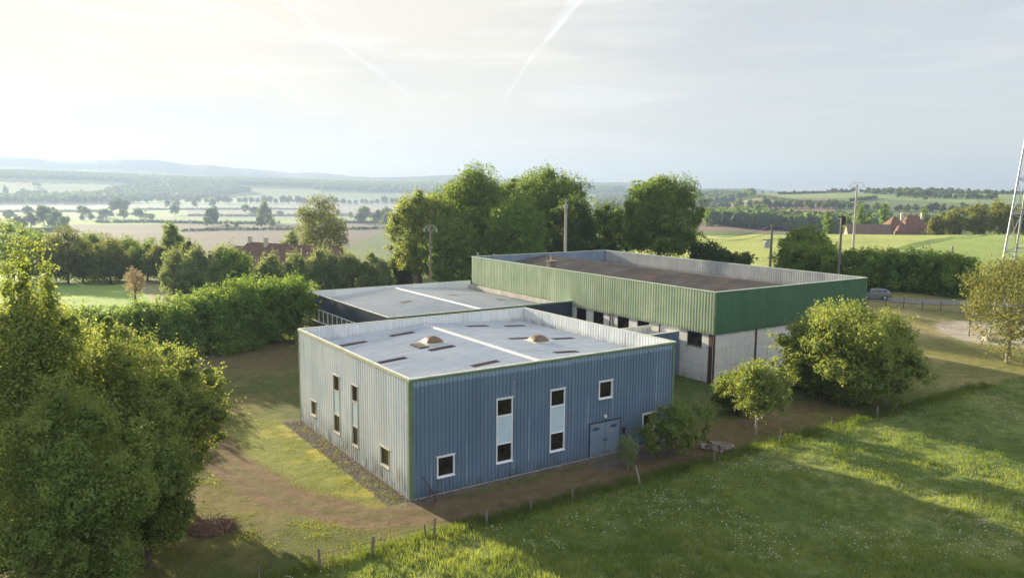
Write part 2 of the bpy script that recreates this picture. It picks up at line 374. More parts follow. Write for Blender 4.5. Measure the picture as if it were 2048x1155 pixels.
# ------------------------------------------------------------------ ground sheet
def inpoly(px, py, P):
    P = np.array(P, float); r = np.zeros(px.shape, bool); j = len(P)-1
    for i in range(len(P)):
        (xi, yi), (xj, yj) = P[i], P[j]
        if yi != yj:
            r ^= ((yi > py) != (yj > py)) & (px < (xj-xi)*(py-yi)/(yj-yi)+xi)
        j = i
    return r
def seg_dist(u, v, P):
    """distance to a polyline"""
    best = np.full(np.shape(u), 1e9)
    for (a, b), (c, d) in zip(P[:-1], P[1:]):
        L2 = (c-a)**2+(d-b)**2; tt = np.clip(((u-a)*(c-a)+(v-b)*(d-b))/L2, 0, 1)
        best = np.minimum(best, np.hypot(u-(a+tt*(c-a)), v-(b+tt*(d-b))))
    return best
DRIVE = [(3, 53), (-2.5, 44), (-5.8, 33), (-7.4, 22), (-7.6, 13), (-6.4, 4.5), (-3.2, -1.0), (3, -2.9), (10, -2.9), (20, -2.6), (30, -1.3), (44, 1.5), (60, 3)]
FP = {}   # field polygons traced where they lie on the terrain
def ground_poly(pts, dmin): return [px2g(x, y, 0, dmin)[:2] for x, y in pts]
FIELDS = [  # name, colour, dmin, traced outline
 ('pasture', (.20, .26, .12), 1500, [(-300, 397), (1000, 397), (1000, 372), (-300, 350)]),
 ('pasture', (.19, .23, .15), 1500, [(-200, 422), (215, 421), (480, 417), (560, 413), (560, 408), (-200, 410)]),
 ('ploughed_field', (.21, .175, .15), 700, [(374, 431), (640, 431), (900, 428), (900, 408), (600, 409), (374, 416)]),
 ('pasture', (.21, .25, .15), 700, [(306, 440), (800, 440), (800, 432), (306, 433)]),
 ('pasture', (.21, .25, .15), 700, [(120, 440), (195, 439), (190, 432), (130, 432)]),
 ('ploughed_field', (.165, .142, .122), 350, [(60, 485), (100, 463), (144, 447), (560, 446), (900, 445), (900, 530), (560, 530), (200, 500)]),
 ('crop_field', (.13, .21, .08), 330, [(1380, 465), (1700, 463), (1700, 445), (1380, 447)]),
 ('ploughed_field', (.20, .140, .115), 270, [(1380, 482), (1600, 480), (1700, 466), (1700, 463), (1380, 464)]),
 ('crop_field', (.20, .27, .11), 1000, [(1380, 412), (2200, 414), (2200, 376), (1560, 378), (1480, 386), (1380, 390)]),
]
az = np.radians(np.concatenate([np.arange(-180, -51, 6.), np.arange(-51, 51.01, .1), np.arange(54, 180.1, 6.)]))
rr = np.concatenate([[.5, 3, 8, 14, 20], np.geomspace(26, 300, 400), np.geomspace(303, 7400, 270)])
AZ, RR = np.meshgrid(az, rr); GX, GY = RR*np.sin(AZ), RR*np.cos(AZ); GZ = hgt(GX, GY)
U, V = w2l(GX, GY); D = RR
n_big = fbm(GX, GY, 9, 4); n_mid = fbm(GX, GY, 2.2, 4); n_sm = fbm(GX, GY, .7, 3)
def C(*c): return np.array(c)
col = np.zeros(GX.shape+(3,)); col[:] = C(.085, .135, .04)
def blend(mask, c): global col; col = col*(1-mask[..., None]) + np.array(c)*mask[..., None]
blend(sst(.4, .65, n_big)*.6, (.13, .17, .045)); 
far = sst(300, 700, D); blend(far*.8, (.11, .15, .06))
blend(sst(.35, .7, fbm(GX, GY, 220, 3))*far*.5, (.17, .20, .09))
# plot around the buildings: mown, mossy and worn grass
near = sst(150, 120, D); plot = sst(-6.2, -4.6, V+(n_mid-.5)*1.2)*near
blend(plot*.85, (.105, .115, .040)); blend(plot*sst(.38, .6, n_big)*.7, (.165, .140, .058)); blend(plot*sst(.5, .68, n_mid)*.5, (.19, .155, .07))
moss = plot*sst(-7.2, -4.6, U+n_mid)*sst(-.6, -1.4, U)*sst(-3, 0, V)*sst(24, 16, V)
blend(moss*.8, (.20, .22, .06)); blend(moss*sst(.42, .60, n_mid)*sst(-5, -2, U)*.7, (.38, .33, .06)); blend(moss*sst(.5, .6, n_sm)*.5, (.17, .21, .06))  # mossy grass, with the sunlit strip's yellow brightness painted into its colour
lawnr = plot*sst(48, 60, U); blend(lawnr*.8, (.24, .235, .095)); blend(lawnr*sst(.42, .60, n_big)*.7, (.34, .29, .15))
dr = seg_dist(U, V, DRIVE); wob = dr + (n_mid-.5)*1.6
blend(plot*sst(2.3, 1.0, wob)*(.85-.45*sst(20, 28, U)), (.150, .105, .062))
blend(plot*sst(.65, .25, np.abs(dr-.85)+(n_sm-.5)*.5)*sst(1.8, 1.6, dr)*.6, (.175, .125, .080))
blend(plot*sst(.6, .1, dr+(n_sm-.5)*.6)*.35, (.13, .14, .05))
yardw = plot*sst(36, 42, V)*sst(58, 50, V)*sst(-12, -4, U)*sst(12, 6, U); blend(yardw*.7*(.5+n_mid), (.145, .118, .066))
grav = ((U > -1.55-(n_sm-.5)*1.2) & (U < 22) & (V > -.7-(n_sm-.5)*.5) & (V < 19.6+n_sm)); blend(grav*.92, (.135, .110, .095))
blend(grav*sst(.55, .66, n_sm)*.6*(U < -.5), (.2, .2, .07))
pad = (U > 13.2-.5*n_mid) & (U < 20.3+.6*n_mid) & (V < 0) & (V > -2.6-(n_sm-.5)*.8); blend(pad*.8, (.13, .112, .105))
mast_pad = sst(7.5, 6.2, np.hypot(U-86, (V-6)*1.0)+(n_mid-.5)*2)*(D < 140); blend(mast_pad*.9, (.40, .36, .31))
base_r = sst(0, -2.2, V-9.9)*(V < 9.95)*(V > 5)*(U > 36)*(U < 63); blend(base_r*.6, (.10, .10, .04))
side = plot*sst(22, 23.5, U)*sst(.6, 2.2, V+(n_mid-.5)*2)*sst(48, 40, U); blend(side*.85, (.075, .115, .040)); blend(side*sst(.5, .65, n_mid)*.5, (.12, .14, .05))
# rough meadow outside the fence
mead = sst(-4.9, -6.0, V+(n_mid-.5)*1.4)*near
blend(mead, (.115, .170, .055)); blend(mead*sst(.42, .62, n_mid)*.75, (.18, .225, .075)); blend(mead*sst(.45, .65, n_big)*.6, (.23, .25, .10))
blend(mead*sst(.52, .60, n_sm)*.5, (.05, .09, .02))
# track and paddock beyond the hedge
pad2 = (D > 118)*sst(112, 125, D)*(AZ < rad(-14)); blend(pad2*.9, (.24, .36, .10)); blend(pad2*sst(.5, .65, n_big)*.4, (.30, .35, .14))
TRACK = [px2g(345, 618)[:2], px2g(318, 595)[:2], px2g(300, 575)[:2], px2g(290, 556)[:2], px2g(280, 535)[:2]]
td = seg_dist(GX, GY, TRACK); trk = (sst(1.0, .5, np.abs(td-1.0)))*(D > 110)*(D < 260); blend(trk*.85, (.30, .24, .18))
# near crop on the crest to the right
crest = sst(150, 172, D)*(AZ > rad(9))*sst(420, 380, D); blend(crest, (.34, .38, .13))
rows = fbm(GX*.25+GY*.9, GX*.12, 3, 3); blend(crest*sst(.5, .62, rows)*.35, (.24, .31, .10))
cp_ = ground_poly([(1800, 505), (1850, 480), (1935, 470), (2100, 466), (2300, 470), (2300, 640), (2000, 600), (1930, 560)], 100)
blend(crest*inpoly(GX, GY, cp_)*.6, (.20, .29, .09))
for pts in ([(1790, 502), (1830, 487), (1880, 477), (1940, 471), (2060, 466)], [(1815, 500), (1850, 487), (1900, 478), (1960, 473), (2060, 470)]):
    tm = seg_dist(GX, GY, ground_poly(pts, 100)); blend(crest*sst(1.6, .6, tm)*.8, (.10, .16, .05))
cls = np.zeros(GX.shape, int); cls[mead > .5] = 1; cls[(D > 118) & (np.abs(AZ) < 1)] = 2; cls[(crest > .5)] = 4
cls[plot > .5] = 0
hb = 5
for nm, c, dmin, pts in FIELDS:
    P = ground_poly(pts, dmin); m_ = inpoly(GX, GY, P) & (D > dmin*.9)
    blend(m_*.95, c); blend(m_*sst(.45, .65, fbm(GX, GY*2, 120, 3))*.35, tuple(x*.75 for x in c)); cls[m_] = {'pasture': 3, 'ploughed_field': 5, 'crop_field': 4}[nm]
for i in range(14):   # distant patchwork
    a0 = rng.uniform(-35, 40); d0 = rng.uniform(1900, 3400)
    m_ = (np.abs(np.degrees(AZ)-a0) < rng.uniform(1.5, 5)) & (np.abs(D-d0-(np.degrees(AZ)-a0)*30) < rng.uniform(60, 220))
    blend(m_*.7, [(.30, .34, .2), (.22, .2, .15), (.14, .2, .09)][i % 3])
nr, na = GX.shape; idx = np.arange(nr*na).reshape(nr, na)
Fg = np.stack([idx[:-1, :-1], idx[:-1, 1:], idx[1:, 1:], idx[1:, :-1]], -1).reshape(-1, 4)
fc = cls[:-1, :-1].ravel()
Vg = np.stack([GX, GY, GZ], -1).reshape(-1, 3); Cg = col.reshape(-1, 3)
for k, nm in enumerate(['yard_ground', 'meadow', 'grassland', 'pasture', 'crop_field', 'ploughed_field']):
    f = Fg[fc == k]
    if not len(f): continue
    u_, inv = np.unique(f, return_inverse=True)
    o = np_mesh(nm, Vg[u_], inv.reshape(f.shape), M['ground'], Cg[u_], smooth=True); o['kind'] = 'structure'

# lane behind the green hall, following the terrain
lane_px = [(1560, 588), (1640, 591), (1740, 597), (1830, 602), (1930, 606), (2060, 613), (2250, 622)]
def strip(name, line, w, mat, lift=.05, kind='structure', n=160):
    P = np.array([l[:2] for l in line]); s = np.linspace(0, len(P)-1, n); X = np.interp(s, np.arange(len(P)), P[:, 0]); Y = np.interp(s, np.arange(len(P)), P[:, 1])
    tx, ty = np.gradient(X), np.gradient(Y); L = np.hypot(tx, ty); nx, ny = -ty/L, tx/L
    mb = MB(); rows = []
    for k in np.linspace(-1, 1, 7):
        xs, ys = X+nx*w*k/2, Y+ny*w*k/2; rows.append(np.stack([xs, ys, hgt(xs, ys)+lift+.04*(1-k*k)], -1))
    mb.grid(rows); o = mb.build(name, mat, smooth=True); o['kind'] = kind; return o
M['asphalt'] = plain('worn_asphalt', (.20, .195, .185), .9, .25, 3.)
lane = strip('road', [px2g(*p) for p in lane_px], 4.2, M['asphalt'], .06)
# ------------------------------------------------------------------ buildings
def corr(mb, a, b, z0, z1, nrm, period=.25, depth=.06, holes=(), mi=0):
    """profiled sheet from local point a to b; holes: (s0,s1,z0,z1) along the run"""
    a = np.array(a, float); b = np.array(b, float); L = np.linalg.norm(b-a); t_ = (b-a)/L; nrm = np.array(nrm, float)
    n = int(round(L/period)); per = L/n; prof = []
    for i in range(n):
        for f, d in ((0, 0), (.40, 0), (.50, 1), (.90, 1)): prof.append(((i+f)*per, d*depth))
    prof.append((L, 0))
    for (s0, d0), (s1, d1) in zip(prof[:-1], prof[1:]):
        sm = (s0+s1)/2; cuts = [(z0, z1)]
        for h in holes:
            if h[0] < sm < h[1]:
                nc = []
                for c0, c1 in cuts:
                    if h[3] <= c0 or h[2] >= c1: nc.append((c0, c1)); continue
                    if h[2] > c0: nc.append((c0, h[2]))
                    if h[3] < c1: nc.append((h[3], c1))
                cuts = nc
        p0 = a+t_*s0+nrm*d0; p1 = a+t_*s1+nrm*d1
        for c0, c1 in cuts:
            mb.poly([(p0[0], p0[1], c0), (p1[0], p1[1], c0), (p1[0], p1[1], c1), (p0[0], p0[1], c1)], mi)
def wavy_roof(name, u0, u1, v0, v1, ze, zr, mat, parent, period=.177, amp=.025):
    """two slopes of corrugated sheet, ridge along v"""
    um = (u0+u1)/2; n = int((v1-v0)/period*6); vs = np.linspace(v0, v1, n+1); w = amp*np.cos(2*np.pi*vs/period)
    us = np.array([u0, (u0+um)/2, um, (um+u1)/2, u1]); zs = np.array([ze, (ze+zr)/2, zr, (ze+zr)/2, ze])
    V_ = np.stack([np.repeat(us, n+1), np.tile(vs, 5), np.repeat(zs, n+1)+np.tile(w, 5)], -1)
    i_ = np.arange(5*(n+1)).reshape(5, n+1); F_ = np.stack([i_[:-1, :-1], i_[1:, :-1], i_[1:, 1:], i_[:-1, 1:]], -1).reshape(-1, 4)
    return np_mesh(name, V_, F_, mat, parent=parent)
def boxes(name, mat, parent, bs):
    for a, b in bs: mb = MB(); mb.box(a, b); mb.build(name, mat, parent)
def liners(name, mat, parent, runs, z0, z1, d=.02):
    for a, b, n_ in runs: mb = MB(); corr(mb, a, b, z0, z1, n_, .33, d); mb.build(name, mat, parent)
def coping(mb, pts, z, w=.16, h=.07, closed=True, inset=.06):
    """flat capping along wall tops; pts ccw local corners, butt jointed"""
    n = len(pts)
    for i in range(n if closed else n-1):
        a = np.array(pts[i], float); b = np.array(pts[(i+1) % n], float); t_ = (b-a)/np.linalg.norm(b-a); nn = np.array([t_[1], -t_[0]])
        a2 = a + t_*(w if i % 2 else -inset); b2 = b - t_*(w if i % 2 else -inset)
        if not i % 2: a2, b2 = a - t_*inset, b + t_*inset
        else: a2, b2 = a + t_*(w-inset+.003), b - t_*(w-inset+.003)
        c = [a2+nn*inset, b2+nn*inset, b2-nn*(w-inset), a2-nn*(w-inset)]
        k = len(mb.V); mb.V += [(p[0], p[1], z-h) for p in c]+[(p[0], p[1], z) for p in c]
        for f in ((3, 2, 1, 0), (4, 5, 6, 7), (0, 1, 5, 4), (1, 2, 6, 5), (2, 3, 7, 6), (3, 0, 4, 7)): mb.F.append(tuple(k+j for j in f)); mb.M.append(0)
def window(parent, a, t_, nrm, s0, s1, z0, z1, bars=(), panel=None, frame_m='frame', glass_m='glass', fw=.075, out=.095, name='window', label=None):
    """window set in a wall: frame with transoms, panes as sub-parts"""
    a = np.array(a, float); t_ = np.array(t_, float); nrm = np.array(nrm, float)
    def bx(mb, sa, sb, za, zb_, d0, d1):
        P = [a+t_*sa+nrm*d0, a+t_*sb+nrm*d0, a+t_*sb+nrm*d1, a+t_*sa+nrm*d1]; k = len(mb.V)
        mb.V += [(p[0], p[1], za) for p in P]+[(p[0], p[1], zb_) for p in P]
        for f in ((3, 2, 1, 0), (4, 5, 6, 7), (0, 1, 5, 4), (1, 2, 6, 5), (2, 3, 7, 6), (3, 0, 4, 7)): mb.F.append(tuple(k+j for j in f)); mb.M.append(0)
    mb = MB(); bx(mb, s0, s0+fw, z0, z1, -.06, out); bx(mb, s1-fw, s1, z0, z1, -.06, out)
    bx(mb, s0+fw, s1-fw, z0, z0+fw, -.06, out-.003); bx(mb, s0+fw, s1-fw, z1-fw, z1, -.06, out-.003)
    bx(mb, s0-.05, s1+.05, z1+.004, z1+.05, -.02, out+.05)        # drip flashing
    bx(mb, s0-.03, s1+.03, z0-.045, z0-.004, -.02, out+.06)
    zs = [z0+fw]
    for b0, b1 in bars: bx(mb, s0+fw, s1-fw, b0, b1, -.06, out-.006); zs += [b0, b1]
    zs.append(z1-fw)
    f = mb.build(name, M[frame_m], parent)
    if label: f['label'] = label
    for i in range(0, len(zs), 2):
        pm = MB(); k = i//2; isp = panel is not None and k == panel
        d = out-.025 if isp else .0
        P = [a+t_*(s0+fw-.01)+nrm*d, a+t_*(s1-fw+.01)+nrm*d]
        pm.poly([(P[0][0], P[0][1], zs[i]-.01), (P[1][0], P[1][1], zs[i]-.01), (P[1][0], P[1][1], zs[i+1]+.01), (P[0][0], P[0][1], zs[i+1]+.01)])
        pm.build('infill_panel' if isp else 'pane', M['panel'] if isp else M[glass_m], f)
    return f
def building(name, label, cat='building'):
    return empty(name, (A0[0], A0[1], 0), label, cat, rz=YAW)
# --- blue hall
BW, BL, BH = 21.886, 19.53, 7.5
bh = building('industrial_hall', 'blue corrugated metal hall with white framed windows and double door, nearest the camera')
Rw = [(1.76, 2.98, 1.07, 2.37), (6.06, 7.31, 1.13, 5.36), (10.34, 11.58, 1.10, 5.36), (14.57, 15.80, 4.14, 5.38), (18.83, 20.07, 1.08, 2.38)]
DOOR = (13.86, 16.62, .06, 2.42)
mb = MB(); corr(mb, (0, 0), (BW, 0), .02, BH-.05, (0, -1), .28, .06, holes=Rw+[DOOR]); mb.build('front_wall', M['blue'], bh)
Lw = [(2.8, 4.15, 1.10, 2.3), (7.7, 8.8, 1.08, 5.32), (10.98, 12.2, 1.1, 5.33), (15.8, 16.93, 1.2, 2.35)]
mb = MB(); corr(mb, (0, BL), (0, 0), .02, BH-.05, (-1, 0), period=.36, depth=.075, holes=[(BL-b, BL-a, c, d) for a, b, c, d in Lw]); mb.build('side_wall', M['bleached'], bh)['label'] = 'bleached grey side wall'
mb = MB(); corr(mb, (BW, 0), (BW, BL), .02, BH-.05, (1, 0)); corr(mb, (BW, BL), (0, BL), .02, BH-.05, (0, 1)); mb.build('rear_wall', M['blue'], bh)
e = .13
liners('parapet_liner', M['white_in'], bh, [((BW-e, BL-e), (e, BL-e), (0, -1)), ((BW-e, e), (BW-e, BL-e), (-1, 0)), ((e, e), (BW-e, e), (0, 1)), ((e, BL-e), (e, e), (1, 0))], 6.05, BH-.05)
mb = MB(); coping(mb, [(0, 0), (BW, 0), (BW, BL), (0, BL)], BH, .18, .07, True, .10); mb.build('coping', M['cap'], bh)
# edge bands under the coping, green on the front and lichened on the side, then the corner posts
boxes('edge_band', M['trim_green'], bh, [((-.105, -.085, BH-.22), (BW+.05, -.062, BH-.073)), ((BW+.045, -.04, BH-.22), (BW+.075, BL+.05, BH-.073))])
boxes('edge_band', M['trim_faded'], bh, [((-.105, -.061, BH-.22), (-.077, BL+.05, BH-.073))])
for q_ in ([((-.090, -.072, .0), (.17, -.061, BH-.225)), ((-.090, -.043, 0), (-.076, .12, BH-.225))], [((BW-.16, -.072, 0), (BW+.055, -.061, BH-.225)), ((BW+.043, -.04, 0), (BW+.055, .14, BH-.225))], [((-.090, BL-.12, 0), (-.076, BL+.05, BH-.225))]):
    mb = MB()
    for a_, b_ in q_: mb.box(a_, b_)
    mb.build('corner_trim', M['trim_green'], bh)
mb = MB(); mb.box((.02, .02, -.3), (BW-.02, BL-.02, .045)); mb.box((-.07, -.07, -.3), (BW+.07, .0, .03)); mb.box((-.07, .003, -.3), (0, BL, .033)); mb.build('plinth', M['flash'], bh)
wavy_roof('roof', e, BW-e, e, BL-e, 6.22, 6.92, M['roof'], bh)
mb = MB(); um = BW/2; mb.grid([[(um-.32, v, 6.905) for v in np.linspace(.2, BL-.2, 90)], [(um-.1, v, 6.985+.012*((k % 2)*2-1)) for k, v in enumerate(np.linspace(.2, BL-.2, 90))],
        [(um+.1, v, 6.985+.012*((k % 2)*2-1)) for k, v in enumerate(np.linspace(.2, BL-.2, 90))], [(um+.32, v, 6.905) for v in np.linspace(.2, BL-.2, 90)]]); mb.build('ridge_cap', plain('pale_ridge_cap', (.50, .53, .55), .6, .25, 3.), bh)
def rz_b(u): return 6.22+.70*(1-abs(u-um)/um)
def skylight(u0, v0, du=2.15, dv=.68):
    mb = MB(); vs = np.arange(v0, v0+dv+.001, .177/6); w = .025*np.cos(2*np.pi*(vs-e)/.177)
    mb.grid([[(u0+du*k, v, rz_b(u0+du*k)+.018+ww) for v, ww in zip(vs, w)] for k in (0, .5, 1)]); return mb.build('skylight', M['skylight'], bh)
def sk_mat():
    m, q = new_mat('aged_translucent_sheet'); co = obj_co(q); n = q.noise(q.scl(co, (.6, 6, 1)), 1.3, 4, .7)
    s = q.math('SINE', q.math('MULTIPLY', q.n('ShaderNodeSeparateXYZ', {0: co}).outputs[1], 2*math.pi/.177)); c = q.mix(q.rng(n, .4, .7), (.035, .024, .022), (.13, .10, .085))
    c = q.mix(q.rng(s, .2, 1., 0, .35), c, (.22, .18, .16)); fin(q, c, .5, n, .2, .01, .3); return m
M['skylight'] = sk_mat()
for u, v in ((2.25, 16.1), (6.65, 16.5), (6.65, 9.75), (2.25, 9.1), (6.65, 3.6), (14.15, 16.9), (17.75, 16.3), (14.1, 10.2), (17.8, 9.3), (13.95, 3.9)): skylight(u, v)
def dome(u, v, w=1.45):
    zb = rz_b(u); mb = MB(); mb.box((u-w/2-.12, v-w/2-.12, zb-.12), (u+w/2+.12, v+w/2+.12, zb+.14))
    k = mb.build('dome_kerb', M['cap'], bh); mb = MB(); rows = []
    mb2 = MB(); mb2.box((u-w/2-.9, v-w/2-.30, zb-.1), (u-w/2-.125, v+w/2-.1, zb+.02+.01)); fl = mb2.build('flashing_sheet', M['skylight'], k)
    for i in np.linspace(0, 1, 9):
        r_ = (w/2+.02)*(1-i)**.72; z = zb+.145+.44*math.sin(i*math.pi/2)**.9; row = []
        for j in range(32):
            a = 2*math.pi*j/32; p_ = 5-3*i; q_ = (abs(math.cos(a))**p_+abs(math.sin(a))**p_)**(-1/p_)
            row.append((u+r_*q_*math.cos(a), v+r_*q_*math.sin(a), z))
        rows.append(row)
    mb.grid(rows, close=True); mb.build('rooflight_dome', M['dome'], k, smooth=True)
dome(8.0, 12.1); dome(15.7, 8.75)
t_, nn = (1, 0), (0, -1)
window(bh, (0, 0), t_, nn, *Rw[0]); window(bh, (0, 0), t_, nn, *Rw[3]); window(bh, (0, 0), t_, nn, *Rw[4])
for w in (Rw[1], Rw[2]): window(bh, (0, 0), t_, nn, *w, bars=((2.34, 2.43), (4.18, 4.27)), panel=1, label='tall window with pale blue middle panel')
tl, nl = (0, 1), (-1, 0)
for w in (Lw[0], Lw[3]): window(bh, (0, 0), tl, nl, *w, glass_m='glass_b', frame_m='flash')
for w in (Lw[1], Lw[2]): window(bh, (0, 0), tl, nl, *w, bars=((2.38, 2.47), (4.12, 4.21)), panel=1, glass_m='glass_b', frame_m='flash')
# double door
s0, s1, z0, z1 = DOOR
mb = MB(); mb.box((s0-.06, -.07, z0), (s0, -.01, z1+.06)); mb.box((s1, -.07, z0), (s1+.06, -.01, z1+.06)); mb.box((s0+.001, -.068, z1), (s1-.001, -.012, z1+.06)); mb.box((s0-.1, -.12, z1+.064), (s1+.1, -.02, z1+.085))
M['door'] = cladding('door_paint', (.15, .21, .29), (.21, .27, .34), (.08, .09, .1), .5, .5)
dj = mb.build('door_frame', M['dark'], bh)
for k, (a, b) in enumerate(((s0, (s0+s1)/2-.01), ((s0+s1)/2+.01, s1))):
    mb = MB(); mb.box((a+.01, -.055, z0), (b-.01, -.015, z1-.005)); dl = mb.build('door', M['door'], bh)
    mb = MB()
    x = b-.12 if k == 0 else a+.12
    mb.box((x-.02, -.095, 1.02), (x+.02, -.057, 1.22)); mb.box((x-.09, -.11, 1.10), (x+.02, -.096, 1.125)); mb.build('handle', M['dark'], dl)
    hx = a+.02 if k == 0 else b-.02; boxes('hinge', M['dark'], dl, [((hx-.02, -.075, hz), (hx+.02, -.057, hz+.12)) for hz in (.35, 1.2, 2.1)])
    mb = MB(); rs = np.random.default_rng(5+k)     # peeling paint patch
    cx_ = (a+b)/2+(-.15 if k == 0 else .1); ptsp = [(cx_+(.30+.1*rs.random())*math.cos(q_), -.058, 2.02+(.10+.05*rs.random())*math.sin(q_)) for q_ in np.linspace(0, 6.28, 16)[:-1]]
    mb.poly(ptsp); mb.build('peeled_patch', M['dark' if k else 'peel'] if 'peel' in M else plain('bare_patch', (.05, .08, .12), .6), dl)
mb = MB(); mb.box((15.72, -.064, 1.55), (15.93, -.057, 1.83)); mb.build('notice', plain('weathered_notice', (.30, .27, .22), .7, .6, 14.), bh)
mb = MB(); mb.box((16.85, -.13, 1.25), (17.15, -.045, 1.72)); mb.build('electrical_box', M['dark'], bh)
mb = MB(); mb.tube([(15.18, -.04, 2.83), (15.18, -.14, 2.83)], [.09, .14], 14); mb.tube([(15.18, -.14, 2.83), (15.18, -.2, 2.83)], [.14, .10], 14)
mb.build('wall_lamp', plain('lamp_opal', (.6, .6, .58), .3, .1), bh)
# --- dark low hall behind it
MU0, MU1, MV0, MV1, MH = 13.4, 37.35, 31.75, 55.4, 5.55
mh = building('low_hall', 'low dark navy clad hall with pale grey roof behind the blue hall')
strip_w = (35.2, 54.6, 2.1, 3.75)
mb = MB(); corr(mb, (MU0, MV0), (MU1, MV0), 0, MH-.05, (0, -1)); mb.build('front_wall', M['navy'], mh)
mb = MB(); corr(mb, (MU0, MV1), (MU0, MV0), 0, MH-.05, (-1, 0), holes=[(MV1-strip_w[1], MV1-strip_w[0], strip_w[2], strip_w[3])]); mb.build('side_wall', M['navy'], mh)
mb = MB(); corr(mb, (MU1, MV1), (MU0, MV1), 0, MH-.05, (0, 1)); mb.build('rear_wall', M['navy'], mh)
liners('parapet_liner', M['white_in5'], mh, [((MU1, MV1-e), (MU0+e, MV1-e), (0, -1)), ((MU0+e, MV1-e), (MU0+e, MV0+e), (1, 0)), ((MU0+e, MV0+e), (MU1, MV0+e), (0, 1))], 4.1, MH-.05)
mb = MB(); coping(mb, [(MU1, MV1), (MU0, MV1), (MU0, MV0), (MU1, MV0)], MH, closed=False)
mb.build('coping', M['cap'], mh)
boxes('corner_trim', M['trim_green'], mh, [((MU0-.06, MV0-.055, 0), (MU0+.17, MV0-.043, MH-.21)), ((MU0-.055, MV1-.14, 0), (MU0-.043, MV1+.05, MH-.075))]); boxes('edge_band', M['trim_green'], mh, [((MU0, MV0-.08, MH-.20), (MU1, MV0-.045, MH-.073))])
wavy_roof('roof', MU0+e, MU1-.05, MV0+e, MV1-e, 4.35, 5.28, M['roof_mid'], mh)
um2 = (MU0+MU1)/2
mb = MB(); vs = np.linspace(MV0+.2, MV1-.2, 110)
mb.grid([[(um2-.32, v, 5.265) for v in vs], [(um2-.1, v, 5.345+.012*((k % 2)*2-1)) for k, v in enumerate(vs)], [(um2+.1, v, 5.345+.012*((k % 2)*2-1)) for k, v in enumerate(vs)], [(um2+.32, v, 5.265) for v in vs]]); mb.build('ridge_cap', M['frame'], mh)
def rz_m(u): return 4.35+.93*(1-abs(u-um2)/(um2-MU0))
for u, v in ((20.9, 43.6), (28.8, 46.0), (33.2, 41.5)):
    mb = MB(); mb.grid([[(u+1.3*k, v+q_, rz_m(u+1.3*k)+.04) for q_ in (0, .9)] for k in (0, 1)]); mb.build('skylight', M['skylight'], mh)
mb = MB(); mb.box((MU1-.42, MV0+.3, 4.45), (MU1-.02, MV1-.3, 4.98)); mb.build('wall_flashing', M['flash'], mh)['label'] = 'pale flashing upstand against the green hall'
bars = []
wf = MB(); a_, b_, c_, d_ = strip_w
wf.box((MU0-.08, a_, c_), (MU0+.05, b_, c_+.1)); wf.box((MU0-.08, a_, d_-.1), (MU0+.05, b_, d_))
nb = 13
for i in range(nb+1):
    v = a_+(b_-a_-.09)*i/nb; wf.box((MU0-.077, v, c_+.1), (MU0+.05, v+.09, d_-.1))
wfo = wf.build('strip_window', M['frame'], mh)
for i in range(nb):
    v0_ = a_+(b_-a_-.09)*i/nb; mb = MB(); mb.poly([(MU0-.02, v0_+.08, c_+.09), (MU0-.02, v0_+(b_-a_-.09)/nb+.01, c_+.09), (MU0-.02, v0_+(b_-a_-.09)/nb+.01, d_-.09), (MU0-.02, v0_+.08, d_-.09)]); mb.build('pane', M['glass_clear'], wfo)
# --- link corridor
lk = building('link_corridor', 'short blue clad link corridor with flat roof joining the blue and green halls')
LV0, LV1, LH = 14.3, 18.4, 4.58; LU0, LU1 = BW+.08, 37.35
for a_, b_, n_ in (((LU0, LV0), (LU1, LV0), (0, -1)), ((LU1, LV1), (LU0, LV1), (0, 1))): mb = MB(); corr(mb, a_, b_, 0, LH-.05, n_); mb.build('wall', M['blue'], lk)
liners('parapet_liner', M['white_in5'], lk, [((LU1, LV1-e), (LU0, LV1-e), (0, -1)), ((LU0, LV0+e), (LU1, LV0+e), (0, 1))], 3.9, LH-.05)
mb = MB(); mb.box((LU0, LV0+.15, 3.85), (LU1, LV1-.16, 4.0)); mb.build('roof', M['roof_mid'], lk)
boxes('coping', M['cap'], lk, [((LU0, LV0-.06, LH-.07), (LU1, LV0+.16, LH)), ((LU0, LV1-.16, LH-.07), (LU1, LV1+.06, LH))])
# --- green hall
GU0, GU1, GV0, GV1, GH, GC = 37.55, 62.37, 9.99, 54.81, 9.05, 4.85
gh = building('warehouse', 'large warehouse clad in green sheet above white concrete walls, with a dark roof')
o_ = .14
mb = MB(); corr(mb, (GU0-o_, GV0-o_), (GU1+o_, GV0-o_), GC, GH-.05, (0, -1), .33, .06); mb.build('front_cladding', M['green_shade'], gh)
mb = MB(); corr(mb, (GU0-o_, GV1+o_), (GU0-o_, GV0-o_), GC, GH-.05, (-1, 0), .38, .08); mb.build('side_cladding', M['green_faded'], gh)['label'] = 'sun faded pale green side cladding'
mb = MB(); corr(mb, (GU1+o_, GV0-o_), (GU1+o_, GV1+o_), GC, GH-.05, (1, 0)); corr(mb, (GU1+o_, GV1+o_), (GU0-o_, GV1+o_), GC, GH-.05, (0, 1)); mb.build('rear_cladding', M['green_shade'], gh)
mb = MB(); g = o_-.12
liners('parapet_liner', M['grey_in'], gh, [((GU1-g, GV0+g), (GU1-g, GV1-g), (-1, 0)), ((GU0+g, GV0+g), (GU1-g, GV0+g), (0, 1)), ((GU0+g, GV1-g), (GU0+g, GV0+g), (1, 0))], 6.9, GH-.05, .03)
mb = MB(); corr(mb, (GU1-g-.05, GV1-g), (GU0+g+.05, GV1-g), 6.9, GH-.05, (0, -1), .33, .03); mb.build('rear_parapet_liner', M['blue_in'], gh)
